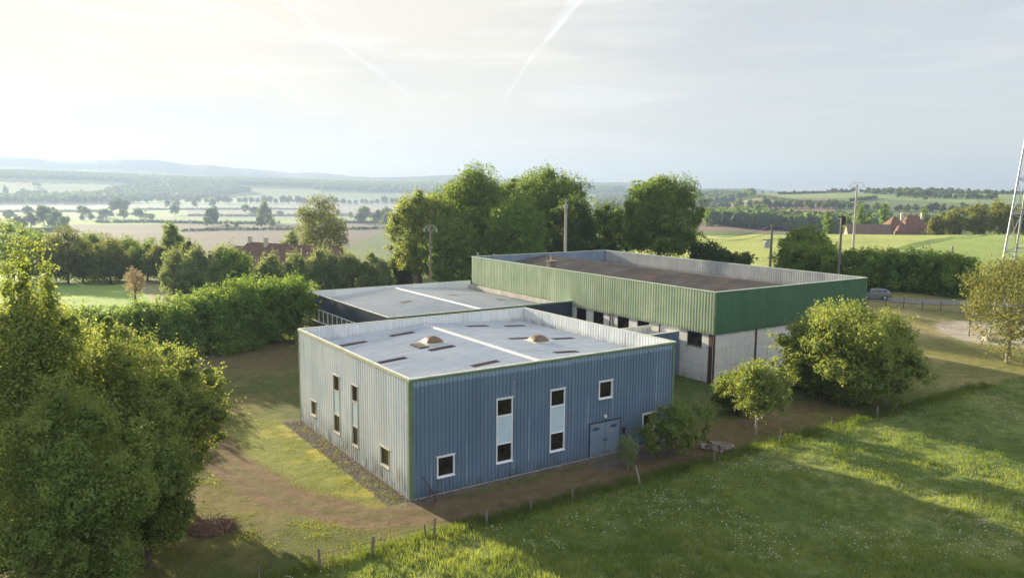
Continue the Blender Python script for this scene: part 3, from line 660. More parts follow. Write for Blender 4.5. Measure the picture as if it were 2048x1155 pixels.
mb = MB(); coping(mb, [(GU0-o_, GV0-o_), (GU1+o_, GV0-o_), (GU1+o_, GV1+o_), (GU0-o_, GV1+o_)], GH, .24, .07, True, .10); mb.build('coping', plain('pale_green_coping', (.40, .48, .40), .5, .25, 1.), gh)
mb = MB(); mb.box((GU0-o_-.095, GV0-o_-.075, GC), (GU0-o_+.1, GV0-o_-.063, GH-.08)); mb.box((GU0-o_-.095, GV0-o_-.063, GC), (GU0-o_-.082, GV0-o_+.1, GH-.08)); mb.build('corner_trim', M['trim_green'], gh)
boxes('corner_trim', M['trim_green'], gh, [((GU1+o_-.1, GV0-o_-.075, GC), (GU1+o_+.05, GV0-o_-.063, GH-.08))])
wavy_roof('roof', GU0+.1, GU1-.1, GV0+.1, GV1-.1, 7.15, 8.72, M['roof_dark'], gh, .5, .03)
# white concrete walls with openings on the left side
OP = [(11.45, 13.40), (18.85, 20.68), (21.98, 23.85), (26.2, 28.05), (29.3, 31.15)]; OZ0, OZ1 = 3.35, 4.75
mb = MB(); T = .2
mb.box((GU0, GV0, -.3), (GU1, GV0+T, GC-.004)); mb.box((GU1-T, GV0+T+.003, -.3), (GU1, GV1, GC-.004)); mb.box((GU0, GV1-T, -.3), (GU1-T-.003, GV1, GC-.004))
mb.box((GU0, GV0+T+.003, -.3), (GU0+T, GV1-T-.003, OZ0)); mb.box((GU0, GV0+T+.003, OZ1), (GU0+T, GV1-T-.003, GC-.004))
vv = GV0+T+.003
for a, b in OP+[(GV1-T-.003, None)]:
    mb.box((GU0, vv, OZ0+.001), (GU0+T, a, OZ1-.001)); vv = b
mb.box((GU0-o_, GV0-o_+.05, GC-.003), (GU1+o_, GV1+o_-.05, GC+.02))
mb.build('concrete_wall', M['concrete'], gh)
for a, b in OP:
    mb = MB(); mb.box((GU0+.08, a, OZ0), (GU0+.14, a+.07, OZ1)); mb.box((GU0+.08, b-.07, OZ0), (GU0+.14, b, OZ1)); mb.box((GU0+.08, a+.07, OZ0), (GU0+.14, b-.07, OZ0+.07)); mb.box((GU0+.08, a+.07, OZ1-.07), (GU0+.14, b-.07, OZ1)); mb.box((GU0-.05, a-.04, OZ0-.05), (GU0+.14, b+.04, OZ0-.002))
    f = mb.build('window', M['rust'], gh); mb = MB(); mb.poly([(GU0+.11, a, OZ0), (GU0+.11, b, OZ0), (GU0+.11, b, OZ1), (GU0+.11, a, OZ1)]); mb.build('pane', M['glass'], f)
for k in range(5):
    u = GU0+.02+k*6.17; mb = MB(); mb.box((u-.02, GV0-.10, -.2), (u+.16, GV0-.02, GC-.01)); mb.box((u+.05, GV0-.02, -.2), (u+.09, GV0+.0, GC-.01)); mb.build('steel_column', M['rust'], gh)
for v in (10.4, 17.2, 25.0, 33.):
    mb = MB(); mb.box((GU0-.09, v-.35 if v < 11 else v, -.2), (GU0-.012, v+.1, GC-.01)); mb.build('steel_column', M['rust'], gh)
mb = MB(); mb.box((42.6, 43.2, 7.6), (43.7, 44.1, 8.95)); mb.box((42.5, 43.1, 8.95), (43.8, 44.2, 9.08)); ch = mb.build('chimney', plain('chimney_render', (.20, .17, .15), .9, .5, 2.), gh)
mb = MB(); mb.tube([(43.0, 43.6, 9.0), (43.0, 43.6, 9.7)], .07, 12); mb.build('flue_pipe', plain('yellowed_pipe', (.50, .42, .22), .6), ch)
mb = MB(); mb.tube([(41.0, 54.6, 7.9), (41.0, 54.6, 9.3)], .08, 8); mb.build('vent_pipe', M['galv'], gh)
mb = MB(); mb.tube([(38.2, 54.65, 9.0), (38.2, 54.65, 9.6)], .1, 8); mb.build('vent_pipe', M['galv'], gh)
mb = MB(); mb.tube([(GU0-.25, 24.4, 4.9), (GU0-.25, 24.4, 3.9), (GU0-.1, 24.4, 3.6), (GU0-.1, 24.4, .1)], .05, 8); mb.build('downpipe', M['dark'], gh)
# ------------------------------------------------------------------ vegetation
def unit(v): return v/np.maximum(np.linalg.norm(v, axis=-1, keepdims=True), 1e-9)
PAL = {'fresh': ((0.135, 0.19, 0.058), (0.285, 0.335, 0.115)), 'oak': ((0.103, 0.175, 0.048), (0.201, 0.272, 0.077)), 'deep': ((0.049, 0.09, 0.029), (0.102, 0.149, 0.049)), 'hedge': ((0.097, 0.174, 0.045), (0.209, 0.3, 0.081)), 'silver': ((0.143, 0.197, 0.102), (0.25, 0.304, 0.162)), 'yellow': ((0.12, 0.15, 0.05), (0.21, 0.23, 0.085)), 'olive': ((0.097, 0.128, 0.049), (0.185, 0.209, 0.076)), 'pink': ((0.2, 0.165, 0.15), (0.33, 0.28, 0.26)), 'ochre': ((0.115, 0.135, 0.052), (0.215, 0.225, 0.09)), 'far': ((0.057, 0.104, 0.045), (0.111, 0.167, 0.072)), 'mid': ((0.115, 0.165, 0.052), (0.24, 0.295, 0.1))}
def leaf_cloud(blobs, n, size, pal, seed, lpc=14, cr=.45, up=.0, tuft=.0, inner=.12, aspect=.62, floor=None, droop=0., sub=16, subr=.36, shoot=.20):
    """leaves gathered in boughs: every lobe carries many small uneven boughs, each bristling with leafy shoots"""
    g = np.random.default_rng(seed); B = np.array(blobs, float); A = (B[:, 3]*B[:, 4]*B[:, 5])**(2/3); A /= A.sum()
    ns = int(sub*len(B)); bi = g.choice(len(B), ns*2, p=A); dv = unit(g.normal(size=(ns*2, 3))+np.array([0, 0, .2]))
    C_ = B[bi, :3]+dv*B[bi, 3:6]*(g.uniform(.52, 1.04, ns*2))[:, None]
    ins = np.zeros(len(C_), bool)
    for k in range(len(B)): ins |= (np.linalg.norm((C_-B[k, :3])/B[k, 3:6], axis=1) < .55) & (bi != k)
    keep = ~ins
    if floor is not None: keep &= C_[:, 2] > floor
    C_ = C_[keep][:ns]; dv = dv[keep][:ns]; bi = bi[keep][:ns]; ns = len(C_)
    rs = (B[bi, 3]*B[bi, 5])**.5*subr*g.uniform(.55, 1.45, ns); w = rs**2; w /= w.sum()
    n1 = int(n*(1-shoot)); ci = g.choice(ns, n1, p=w); d = unit(g.normal(size=(n1, 3))+dv[ci]*.75+np.array([0, 0, .25]))
    P = C_[ci]+d*(rs[ci]*g.uniform(.35, 1.12, n1)**.7)[:, None]*np.array([1, 1, .82]); od = d; hb = g.random(ns)[ci]
    n2 = n-n1; per = 9; m_ = n2//per; cj = g.choice(ns, m_, p=w); d0 = unit(g.normal(size=(m_, 3))*.8+dv[cj]+np.array([0, 0, .15]))
    st = C_[cj]+d0*(rs[cj]*.85)[:, None]; ax = unit(d0*.7+dv[cj]*.5+np.array([0, 0, .15+up])+g.normal(size=(m_, 3))*.25)
    ln_ = (tuft*.9+cr*.5)*g.uniform(.3, 1.25, m_); tt = np.tile(np.linspace(.05, 1, per), m_); cc = np.repeat(np.arange(m_), per)
    P2 = st[cc]+ax[cc]*(ln_[cc]*tt)[:, None]+g.normal(size=(m_*per, 3))*(size*.75*(1.1-.7*tt))[:, None]
    P = np.concatenate([P, P2]); od = np.concatenate([od, ax[cc]]); hb = np.concatenate([hb, g.random(ns)[cj][cc]*.6+.4*tt])
    N = len(P); nrm = unit(g.normal(size=(N, 3))*.6+od*.75+np.array([0, 0, .3])); sz = size*g.uniform(.6, 1.3, N); h = .65*hb+.35*g.random(N)
    P[:, 2] -= droop*g.random(N)
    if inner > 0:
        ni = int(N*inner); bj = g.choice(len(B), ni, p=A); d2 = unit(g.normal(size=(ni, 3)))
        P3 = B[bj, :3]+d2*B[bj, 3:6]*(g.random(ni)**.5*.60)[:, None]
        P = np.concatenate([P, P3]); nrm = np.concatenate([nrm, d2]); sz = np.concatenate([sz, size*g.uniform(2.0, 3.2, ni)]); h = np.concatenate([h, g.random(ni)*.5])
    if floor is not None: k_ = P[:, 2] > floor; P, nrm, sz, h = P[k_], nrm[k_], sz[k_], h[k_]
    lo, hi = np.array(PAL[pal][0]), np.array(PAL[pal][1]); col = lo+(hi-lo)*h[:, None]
    return quads(P, nrm, sz, col, g, aspect)
def quads(P, nrm, sz, col, g, aspect=.62):
    N = len(P); a = unit(np.cross(nrm, g.normal(size=(N, 3)))); b = np.cross(nrm, a)
    a = a*(sz*.5)[:, None]; b = b*(sz*.5*aspect)[:, None]; fold = nrm*(sz*.12)[:, None]
    V_ = np.stack([P-a, P-b*1.0+fold, P+a, P+b+fold], 1).reshape(-1, 3)
    return V_, np.arange(4*N).reshape(N, 4), np.repeat(col, 4, axis=0)
def crown_lobes(g, R, z0, z1, k, squash=1., spread=.55, lobe=.48, vz=.85, core=.66):
    """centre mass plus k lobes round it"""
    H = z1-z0; B = [(0, 0, z0+H*.48, R*core, R*core*squash, H*core*.66)]
    for i in range(k):
        a = 2.399*i+g.uniform(-.5, .5); hh = (i+.5)/k; z = z0+H*(.14+.74*hh); rr_ = math.sqrt(max(0, 1-abs(2*hh-.85)**2.2))*R*spread*g.uniform(.78, 1.14)
        rl = R*lobe*g.uniform(.7, 1.15)*(1-.25*hh); B.append((rr_*math.cos(a), rr_*math.sin(a)*squash, z, rl, rl, min(rl*vz, H*.3)))
    B = np.array(B); zt = (B[:, 2]+B[:, 5]).max(); B[:, 2] += (z1-zt)*np.clip((B[:, 2]-z0)/H, 0, 1); return B
def woody(mbk, blobs, g, r0, trunk_top, limbs=10, twigs=0, lean=(0, 0)):
    B = np.array(blobs); tp = np.array([lean[0], lean[1], trunk_top])
    pts = [(0, 0, -.4), (0, 0, .1), (lean[0]*.35, lean[1]*.35, trunk_top*.4), (lean[0]*.7, lean[1]*.7, trunk_top*.75), tuple(tp)]
    mbk.tube(pts, [r0*1.25, r0*1.05, r0*.85, r0*.7, r0*.45], 9)
    for i in range(limbs):
        b = B[i % len(B)]; s = np.array(pts[2+(i % 3)]); e_ = b[:3]+unit(g.normal(size=3))*b[3:6]*.45
        m_ = s*.5+e_*.5+np.array([0, 0, -.08*np.linalg.norm(e_-s)])+g.normal(size=3)*.08*np.linalg.norm(e_-s)
        mbk.tube([s, m_, e_], [r0*.42, r0*.27, r0*.10], 6)
        for j in range(twigs):
            e2 = b[:3]+unit(g.normal(size=3)+np.array([0, 0, .3]))*b[3:6]*.95; s2 = m_*.4+e_*.6
            mbk.tube([s2, (s2+e2)/2+g.normal(size=3)*.1, e2], [r0*.10, r0*.06, r0*.025], 4, cap=False)
def tree(name, label, xy, H, R, pal, n, leaf, seed, cat='tree', group=None, z0=.18, lobes=12, squash=1., lpc=14, cr=.45, tuft=.0, up=0., inner=.12, r0=None, limbs=10, twigs=0, spread=.55, lobe=.48, mat='leaf', bark='bark', blobs=None, trunk=.55, droop=0., zbase=None, vz=.85, core=.66, spires=(), sub=16, subr=.36):
    g = np.random.default_rng(seed+900); z = float(hgt(xy[0], xy[1])) if zbase is None else zbase
    root = empty(name, (xy[0], xy[1], z), label, cat, group)
    B = crown_lobes(g, R, H*z0, H, lobes, squash, spread, lobe, vz, core) if blobs is None else np.array(blobs, float)
    if spires: B = np.concatenate([B, [(dx, dy, (za+zb)/2, r_, r_, (zb-za)/2) for dx, dy, za, zb, r_ in spires]])
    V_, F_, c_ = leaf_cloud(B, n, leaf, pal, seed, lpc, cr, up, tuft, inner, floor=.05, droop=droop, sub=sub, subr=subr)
    np_mesh('crown', V_, F_, M[mat], c_, parent=root)
    mbk = MB(); woody(mbk, B, g, r0 or H*.022, H*trunk, limbs, twigs); mbk.build('trunk', M[bark], root, smooth=True)
    return root
def X(x, depth): return ((x-1024)/F_PX*depth, depth)
def top_h(x, depth, ytop):
    """height of a thing standing at this depth whose top reaches an image row"""
    X_, Y_ = X(x, depth); r = pxray(x, ytop); return CAM_H + r[2]/r[1]*Y_ - float(hgt(X_, Y_))
def ptree(label, x, depth, ytop, wpx, pal, n, leaf, seed, **kw):
    R = wpx/2/F_PX*depth; return tree(kw.pop('name', 'tree'), label, X(x, depth), top_h(x, depth, ytop), R*.93, pal, n, leaf, seed, **kw)
ORD = 'first second third fourth fifth sixth seventh eighth ninth tenth eleventh twelfth'.split()

# foreground trees at the left edge
LG = dict(group='trees at the left edge', lobe=.215, spread=.86, sub=5, subr=.52, core=.5, limbs=20, twigs=2)
ptree('tall yellow green tree with thin pointed leading shoots at the far left edge', 38, 36, 545, 330, 'fresh', 72000, .15, 1, spires=[(.1, 0, 13.0, 16.6, .5), (-1.0, .4, 12.4, 15.4, .5), (1.3, -.2, 12., 14.6, .45), (.7, .6, 12.4, 15.5, .4), (2.1, .2, 10.8, 13.2, .45)], lobes=56, cr=.5, tuft=.9, up=1.0, inner=.03, z0=.05, **LG)
ptree('leafy young tree just right of the tall pointed one at the left edge', 205, 40, 622, 280, 'fresh', 56000, .15, 2, lobes=50, cr=.5, tuft=.8, up=.4, inner=.04, z0=.05, **LG)
ptree('broad green tree whose right side overhangs the dirt track', 322, 45, 685, 245, 'fresh', 56000, .16, 3, lobes=48, cr=.5, tuft=.8, up=.2, inner=.05, z0=.10, **LG)
ptree('low broad tree filling the bottom left corner', 95, 31, 760, 400, 'mid', 64000, .13, 4, lobes=56, cr=.45, tuft=.6, up=.3, inner=.05, z0=.03, **LG)
ptree('rounded green tree at bottom left nearest the brushwood heap', 262, 36.5, 835, 210, 'mid', 46000, .14, 5, lobes=44, cr=.4, tuft=.6, up=.3, inner=.06, z0=.02, **LG)
ptree('pale green tree at the left edge behind the tall pointed one', 45, 52, 585, 300, 'fresh', 34000, .2, 6, lobes=48, cr=.5, tuft=.8, up=.3, inner=.05, z0=.03, **LG)
# trees and shrubs to the right of the blue hall
ptree('big round bright green tree beside the green warehouse', 1712, 68.5, 607, 310, 'fresh', 80000, .20, 11, lobes=64, cr=.45, tuft=.5, up=.2, inner=.07, lobe=.20, spread=.86, core=.6, z0=.04, limbs=16, sub=5, subr=.52, group='trees in front of the green warehouse')
ptree('small light green tree left of the big round one', 1530, 58.5, 712, 132, 'fresh', 26000, .16, 12, lobes=24, cr=.4, tuft=.6, up=.3, inner=.0, lobe=.22, spread=.88, core=.45, sub=6, subr=.5, limbs=18, z0=.16, r0=.09, bark='palebark', twigs=2, group='trees in front of the green warehouse')
ptree('loose multi stemmed sapling by the right end of the blue wall', 1352, 53, 806, 124, 'mid', 26000, .12, 13, lobes=26, cr=.4, tuft=.8, up=1.0, inner=.0, lobe=.2, spread=.92, core=.35, vz=1.7, sub=7, limbs=16, z0=.04, r0=.05, twigs=3, group='saplings by the fence')
ptree('thin sapling just right of the multi stemmed one', 1402, 55, 806, 80, 'mid', 9500, .12, 14, lobes=12, cr=.35, tuft=.8, up=1.2, inner=.0, lobe=.2, spread=.95, core=.2, vz=1.8, sub=7, limbs=12, z0=.08, r0=.045, bark='palebark', twigs=3, group='saplings by the fence')
ptree('wispy little tree behind the leaning stake', 1268, 50.6, 872, 62, 'silver', 2600, .11, 15, lobes=7, cr=.22, tuft=.35, up=.7, inner=.0, lobe=.38, z0=.2, r0=.03, bark='palebark', twigs=3, group='saplings by the fence')
ptree('low green bush in the corner between the blue and green halls', 1480, 64, 742, 100, 'mid', 9000, .18, 16, name='bush', cat='bush', lobes=8, cr=.3, tuft=.35, up=.4, inner=.06, z0=.02, r0=.05)
ptree('dark scrubby bush under the big round tree', 1640, 72, 770, 110, 'deep', 6000, .2, 17, name='bush', cat='bush', lobes=7, cr=.3, inner=.1, z0=.0, r0=.05)
# walnut like tree by the mast
ptree('sparse ochre leafed tree at the right edge in front of the lattice mast', 2035, 84, 515, 215, 'ochre', 15000, .24, 18, lobes=26, cr=.6, tuft=.7, up=.1, inner=.0, lobe=.24, spread=.84, sub=7, subr=.42, z0=.14, limbs=18, twigs=4, bark='palebark')

def hedge(name, label, line, w, h, n, leaf, pal, seed, cat='hedge', group=None, cr=.4, tuft=.4, up=.5, step=1.6, inner=.16, hv=.18):
    """run of overlapping bushes as one hedge"""
    P = np.array([l[:2] for l in line], float); L = np.r_[0, np.cumsum(np.hypot(*np.diff(P, axis=0).T))]; g = np.random.default_rng(seed+50)
    s = np.arange(0, L[-1]+.01, step); xs = np.interp(s, L, P[:, 0]); ys = np.interp(s, L, P[:, 1]); zb = hgt(xs, ys)
    hs = np.interp(s, L, np.array(h, float)) if hasattr(h, '__len__') else np.full(len(s), float(h)); o = (xs[0], ys[0], float(zb[0])); B = []
    for x_, y_, z_, h_ in zip(xs, ys, zb, hs):
        h2 = h_*g.uniform(1-hv, 1+hv*.4); j = g.normal(size=2)*w*.12
        B.append((x_-o[0]+j[0], y_-o[1]+j[1], z_-o[2]+h2*.42, w*.5, w*.5, h2*.55)); B.append((x_-o[0]-j[0], y_-o[1]-j[1], z_-o[2]+h2*.78, w*.36, w*.36, h2*.24))
    root = empty(name, o, label, cat, group); V_, F_, c_ = leaf_cloud(B, n, leaf, pal, seed, 14, cr, up, tuft, inner)
    np_mesh('foliage', V_, F_, M['leaf'], c_, parent=root)
    return root
hedge('hedge', 'tall overgrown hedge closing the yard left of the blue hall', [(-62, 80), (-47, 84), (-36, 86), (-31, 91), (-26.6, 96)], 5.4, [4.8, 4.9, 6.2, 7.8, 7.9], 110000, .26, 'hedge', 21, cr=.5, tuft=.5, hv=.06)
hedge('hedge', 'scrubby hedge behind the foreground trees at the left edge', [(-50, 58), (-38, 64), (-31, 71)], 5., [4.6, 4.2, 4.4], 30000, .22, 'hedge', 22, cr=.4)
ln = [px2g(x, y) for x, y in ((1575, 562), (1640, 568), (1740, 577), (1840, 583), (1935, 592))]
hedge('hedge', 'long dark hedge along the lane behind the green warehouse', ln, 5.5, [6.8, 6.6, 6.4, 6.4, 5.8], 60000, .34, 'hedge', 23, cr=.6, tuft=.6)
ptree('broad rounded tree at the left end of the lane hedge', 1612, 146, 457, 140, 'oak', 20000, .38, 24, lobes=16, cr=.7, tuft=.6, z0=.02, lobe=.42)
ptree('bushy tree in the lane hedge behind the parked car', 1905, 128, 505, 90, 'oak', 9000, .34, 25, lobes=12, cr=.6, tuft=.6, z0=.02, lobe=.42)
hedge('hedge', 'low dark bushes behind the green warehouse roof', [X(1400, 165), X(1440, 162), X(1495, 158)], 5, [5.6, 4.8, 3.2], 16000, .4, 'deep', 26, cr=.6)

# large oaks behind the halls
for i, (lab, x, dep, yt, w, pal, n, z0) in enumerate([
  ('leftmost of the big oaks behind the low hall, with an open crown', 838, 158, 376, 118, 'fresh', 26000, .10),
  ('tallest broad oak behind the low hall', 955, 162, 337, 176, 'oak', 44000, .08),
  ('big oak with a flat wide top behind the concrete pole', 1098, 176, 331, 178, 'oak', 40000, .2),
  ('lighter rounded tree in front of the big oaks', 1036, 150, 388, 118, 'hedge', 20000, .04),
  ('dark rounded tree right of the concrete pole', 1140, 156, 392, 104, 'deep', 18000, .06),
  ('tall bright oak standing alone behind the green warehouse', 1318, 168, 346, 164, 'oak', 46000, .1),
  ('dark ragged tree between the oak group and the lone oak', 1212, 180, 405, 90, 'deep', 12000, .05),
  ('oak filling the gap between the leftmost and the tallest oak', 896, 168, 366, 112, 'oak', 20000, .06),
  ('oak joining the tallest and the flat topped oak', 1026, 178, 350, 110, 'oak', 20000, .1),
  ('dark tree below the leftmost oak beside the wooden pole', 905, 150, 430, 120, 'oak', 18000, .03)]):
    ptree(lab, x, dep, yt, w*1.27, pal, int(n*1.1), .40, 30+i, lobes=60, cr=.8, tuft=.8, up=.1, z0=z0, lobe=.21, spread=.84, limbs=20, twigs=1, inner=.06, sub=5, subr=.52, core=.55, group='big oaks behind the halls')
ptree('wide spreading olive green oak behind the farmhouse', 642, 232, 405, 128, 'olive', 17000, .5, 41, lobes=26, cr=.8, tuft=.8, lobe=.26, spread=.78, sub=9, subr=.42, z0=.10, inner=.0, limbs=20, twigs=2)
ptree('small pale willow left of the spreading oak', 583, 226, 458, 48, 'silver', 4000, .4, 42, lobes=8, cr=.7, tuft=.6, z0=.1)
# the row before the farmhouse, upright shoots
row = [(535, 506, 56), (588, 503, 56), (634, 494, 62), (668, 508, 46), (697, 501, 46), (743, 501, 44), (766, 522, 40)]
for i, (x, yt, w) in enumerate(row):
    ptree(f'upright feathery tree before the farmhouse, {ORD[i]} from the left of its row', x, 146-i*1.2, yt, w*1.25, 'silver', 10000, .30, 50+i, lobes=10, cr=.40, tuft=1.3, up=3.2, z0=.0, lobe=.30, vz=2.2, spread=.7, sub=8, inner=.08, group='feathery trees before the farmhouse')
row = [(352, 497, 70, 'silver'), (392, 489, 66, 'silver'), (438, 487, 66, 'silver'), (470, 497, 60, 'hedge')]
for i, (x, yt, w, pl_) in enumerate(row):
    ptree(f'bushy upright tree left of the farmhouse, {ORD[i]} from the left in its clump', x, 150-i*2, yt, w*1.3, pl_, 12000, .32, 60+i, lobes=12, cr=.5, tuft=1.4, up=2.8, z0=.0, lobe=.32, vz=1.9, spread=.7, sub=9, inner=.08, group='bushy trees left of the farmhouse')
row = [(20, 445, 110), (75, 470, 80), (130, 462, 90), (183, 465, 80), (160, 490, 80), (215, 478, 70), (248, 478, 62), (290, 484, 62), (320, 492, 50)]
for i, (x, yt, w) in enumerate(row):
    ptree(f'rounded tree along the paddock edge, {ORD[i]} from the left', x, 208-(i % 3)*7, yt, w*1.3, ('oak', 'hedge', 'olive')[i % 3], 9000, .42, 70+i, lobes=30, cr=.7, tuft=.6, z0=.0, lobe=.24, spread=.8, sub=5, subr=.5, core=.66, group='rounded trees along the paddock')
ptree('dark dense tree rising above the paddock trees', 343, 205, 446, 56, 'oak', 8000, .45, 80, lobes=12, cr=.7, z0=.05)
ptree('small hazel coloured tree behind the paddock trees', 375, 190, 478, 50, 'olive', 4000, .45, 81, lobes=9, cr=.7, z0=.05)
ptree('small pink blossoming tree standing in the paddock', 263, 140, 535, 46, 'pink', 3600, .20, 82, lobes=9, cr=.4, tuft=.3, z0=.22, r0=.16, twigs=2, lobe=.4, inner=.02)
ptree('dark overgrown bush beside the farmyard entrance', 800, 165, 505, 70, 'deep', 7000, .4, 83, name='bush', cat='bush', lobes=9, cr=.6, z0=.0)
# right: poplars and spring green trees behind the crest
for i, (x, yt, w, dep) in enumerate([(1651, 421, 16, 400), (1657, 437, 14, 395), (1692, 430, 16, 430), (1719, 408, 22, 430), (1733, 428, 18, 425), (1764, 403, 19, 440), (1844, 417, 18, 440), (1880, 420, 18, 430)]):
    ptree(f'slim tree by the red roofed farm, {ORD[i]} from the left', x, dep, yt, w, 'hedge', 1800, .8, 90+i, lobes=8, cr=.6, tuft=1.2, up=2., z0=.0, spread=.35, lobe=.6, limbs=3, group='slim trees by the red roofed farm')
for i, (x, yt, w) in enumerate([(1870, 432, 40), (1905, 418, 60), (1948, 406, 70), (1995, 402, 70), (2045, 410, 70)]):
    ptree(f'yellow green spring tree on the crest, {ORD[i]} from the left', x, 330, yt, w, 'yellow', 5200, .6, 100+i, lobes=11, cr=1., tuft=.9, z0=.0, group='yellow green trees on the crest')
# ------------------------------------------------------------------ distant trees, hedgerows, woods
def far_proto(seed, pal, H=11., R=6., n=700):
    g = np.random.default_rng(seed); B = crown_lobes(g, R, H*.08, H, 9, 1., .6, .44)
    V_, F_, c_ = leaf_cloud(B, n, 1.0, pal, seed, 10, .7, 0, .5, .3, sub=5)
    cm = np_mesh('crown', V_, F_, M['leaf'], c_); mbk = MB(); mbk.tube([(0, 0, -1), (0, 0, H*.5)], [.4, .2], 6); tm = mbk.build('trunk', M['bark']); return cm, tm
protos = [far_proto(200+i, ('far', 'oak', 'far', 'deep', 'olive')[i]) for i in range(5)]
nfar = [0]
FAR_G = 'trees dotted over the valley fields'; FAR_L = 'hazy round tree far off among the valley fields'
used_p = set()
_o = 'first second third fourth fifth sixth seventh eighth ninth tenth eleventh twelfth thirteenth fourteenth fifteenth sixteenth seventeenth eighteenth nineteenth'.split()
def ordw(i):
    if i < 19: return _o[i]
    t_, r_ = divmod(i+1, 10); T_ = {2: 'twent', 3: 'thirt', 4: 'fort', 5: 'fift', 6: 'sixt'}[t_]
    return T_+'ieth' if r_ == 0 else T_+'y-'+_o[r_-1]
def far_tree(x, y, h, w=None, k=None, group=FAR_G, label=FAR_L):
    k = nfar[0] % 5 if k is None else k; nfar[0] += 1
    r_ = empty('distant_tree', (x, y, float(hgt(x, y))-.2), label, 'tree', group, rz=float(rng.uniform(0, 6.28)))
    s = h/11.; sw = (w or h*1.05)/12.; r_.scale = (sw, sw, s)
    for o in protos[k]:
        if k in used_p: c = o.copy(); COL.link(c)
        else: c = o
        c.parent = r_
    used_p.add(k); return r_
def fpx(x, ybase, hpx, wpx=None, dmin=300, **kw):
    X_, Y_, Z_ = px2g(x, ybase, 0, dmin, 2100 if dmin >= 600 else 5200); s = Y_/F_PX; far_tree(X_, Y_, hpx*s, (wpx or hpx*1.2)*s, **kw)
# individually placed trees of the valley, left to right
SINGLE = [(40, 455, 26, 34), (62, 452, 30, 40), (88, 448, 38, 40), (110, 455, 36, 44), (128, 458, 30, 34), (20, 440, 22, 30), (55, 432, 20, 26), (88, 432, 22, 34), (105, 432, 18, 24), (165, 430, 18, 26), (172, 434, 20, 30),
   (212, 437, 20, 40), (240, 426, 28, 56), (248, 438, 20, 26), (280, 438, 20, 34), (300, 440, 14, 24), (335, 414, 16, 16), (352, 416, 16, 22), (350, 430, 20, 26), (390, 415, 16, 14), (425, 414, 18, 18), (425, 449, 36, 38), (415, 452, 22, 24),
   (492, 426, 18, 22), (508, 430, 18, 24), (530, 448, 46, 38), (540, 452, 26, 24), (522, 456, 24, 26), (455, 458, 12, 12), (472, 458, 14, 12), (545, 456, 18, 14), (560, 432, 12, 18),
   (730, 444, 34, 34), (722, 448, 24, 30), (757, 448, 30, 36), (775, 440, 26, 30), (775, 454, 28, 34), (702, 436, 14, 14), (676, 432, 14, 10), (790, 452, 24, 24),
   (12, 392, 20, 14), (68, 372, 8, 10), (78, 374, 8, 12), (196, 404, 20, 22), (200, 398, 16, 20), (165, 400, 12, 16), (1150, 440, 16, 20)]
for i, (x, yb, h, w) in enumerate(sorted(SINGLE)):
    fpx(x, yb, h, w, label=('broad' if w > 30 else 'small' if h < 19 else 'rounded')+' hazy tree, '+ordw(i)+' from the left among the scattered valley trees')

# strings of trees along field boundaries
def tree_line(p0, p1, n, hpx, dmin=300, jit=2., where='', **kw):
    for i in range(n):
        kw['label'] = ordw(i)+' tree from the left in the '+where
        f_ = (i+rng.uniform(-.3, .3))/max(1, n-1); fpx(p0[0]+(p1[0]-p0[0])*f_, p0[1]+(p1[1]-p0[1])*f_+rng.uniform(-jit, jit)*.3, hpx*rng.uniform(.65, 1.2), None, dmin, **kw)
tree_line((0, 409), (210, 408), 16, 16, where='misty tree line at the far left'); tree_line((240, 405), (620, 408), 30, 15, where='long misty tree line below the pale slope'); tree_line((600, 408), (830, 408), 20, 14, where='misty tree line left of the oaks')
tree_line((60, 391), (160, 391), 8, 9, where='short faint tree line below the wooded ridge'); tree_line((200, 398), (300, 392), 8, 13, where='slanting tree line in the mist'); tree_line((100, 440), (200, 441), 6, 12, where='short row above the upper ploughed field')
RG = 'trees in the valley right of the oaks'; RL = 'dark green tree in the wooded valley right of the lone oak'
tree_line((1395, 444), (1640, 443), 26, 22, 600, group=RG, where='row behind the green valley field'); tree_line((1640, 443), (1900, 440), 20, 20, 600, group=RG, where='row behind the red roofed farm')
tree_line((1395, 418), (1480, 416), 9, 18, 800, group=RG, where='short row right of the lone oak'); tree_line((1500, 416), (1720, 417), 22, 18, 800, group=RG, where='foothill row left of the crest pole')
tree_line((1720, 420), (2040, 424), 24, 16, 800, group=RG, where='foothill row right of the crest pole')
HG = 'trees on the far hillside'; HL = 'small tree on the far hillside under the skyline at right'
tree_line((1570, 380), (1625, 379), 9, 7, 1200, 1, group=HG, where='little clump on the left of the hilltop'); tree_line((1664, 380), (1690, 379), 4, 10, 1200, 1, group=HG, where='cluster by the hilltop farm')
tree_line((1700, 381), (1860, 381), 18, 9, 1200, 1, group=HG, where='skyline row right of the tall crest pole'); tree_line((1800, 392), (1990, 396), 22, 14, 1000, 3, group=HG, where='belt on the upper slope of the far hill'); tree_line((1880, 384), (2048, 383), 16, 9, 1200, 1, group=HG, where='skyline row at the right edge')
tree_line((1440, 391), (1560, 385), 8, 5, 1200, 1, group=HG, where='tiny row climbing the left flank of the hill')
for i, (x, yb, h) in enumerate(((1530, 396, 6), (1768, 388, 8), (1850, 398, 10), (1888, 412, 9), (1925, 412, 10))): fpx(x, yb, h, None, 900, group=HG, label=ordw(i)+' from the left of the lone trees on the open hillside')
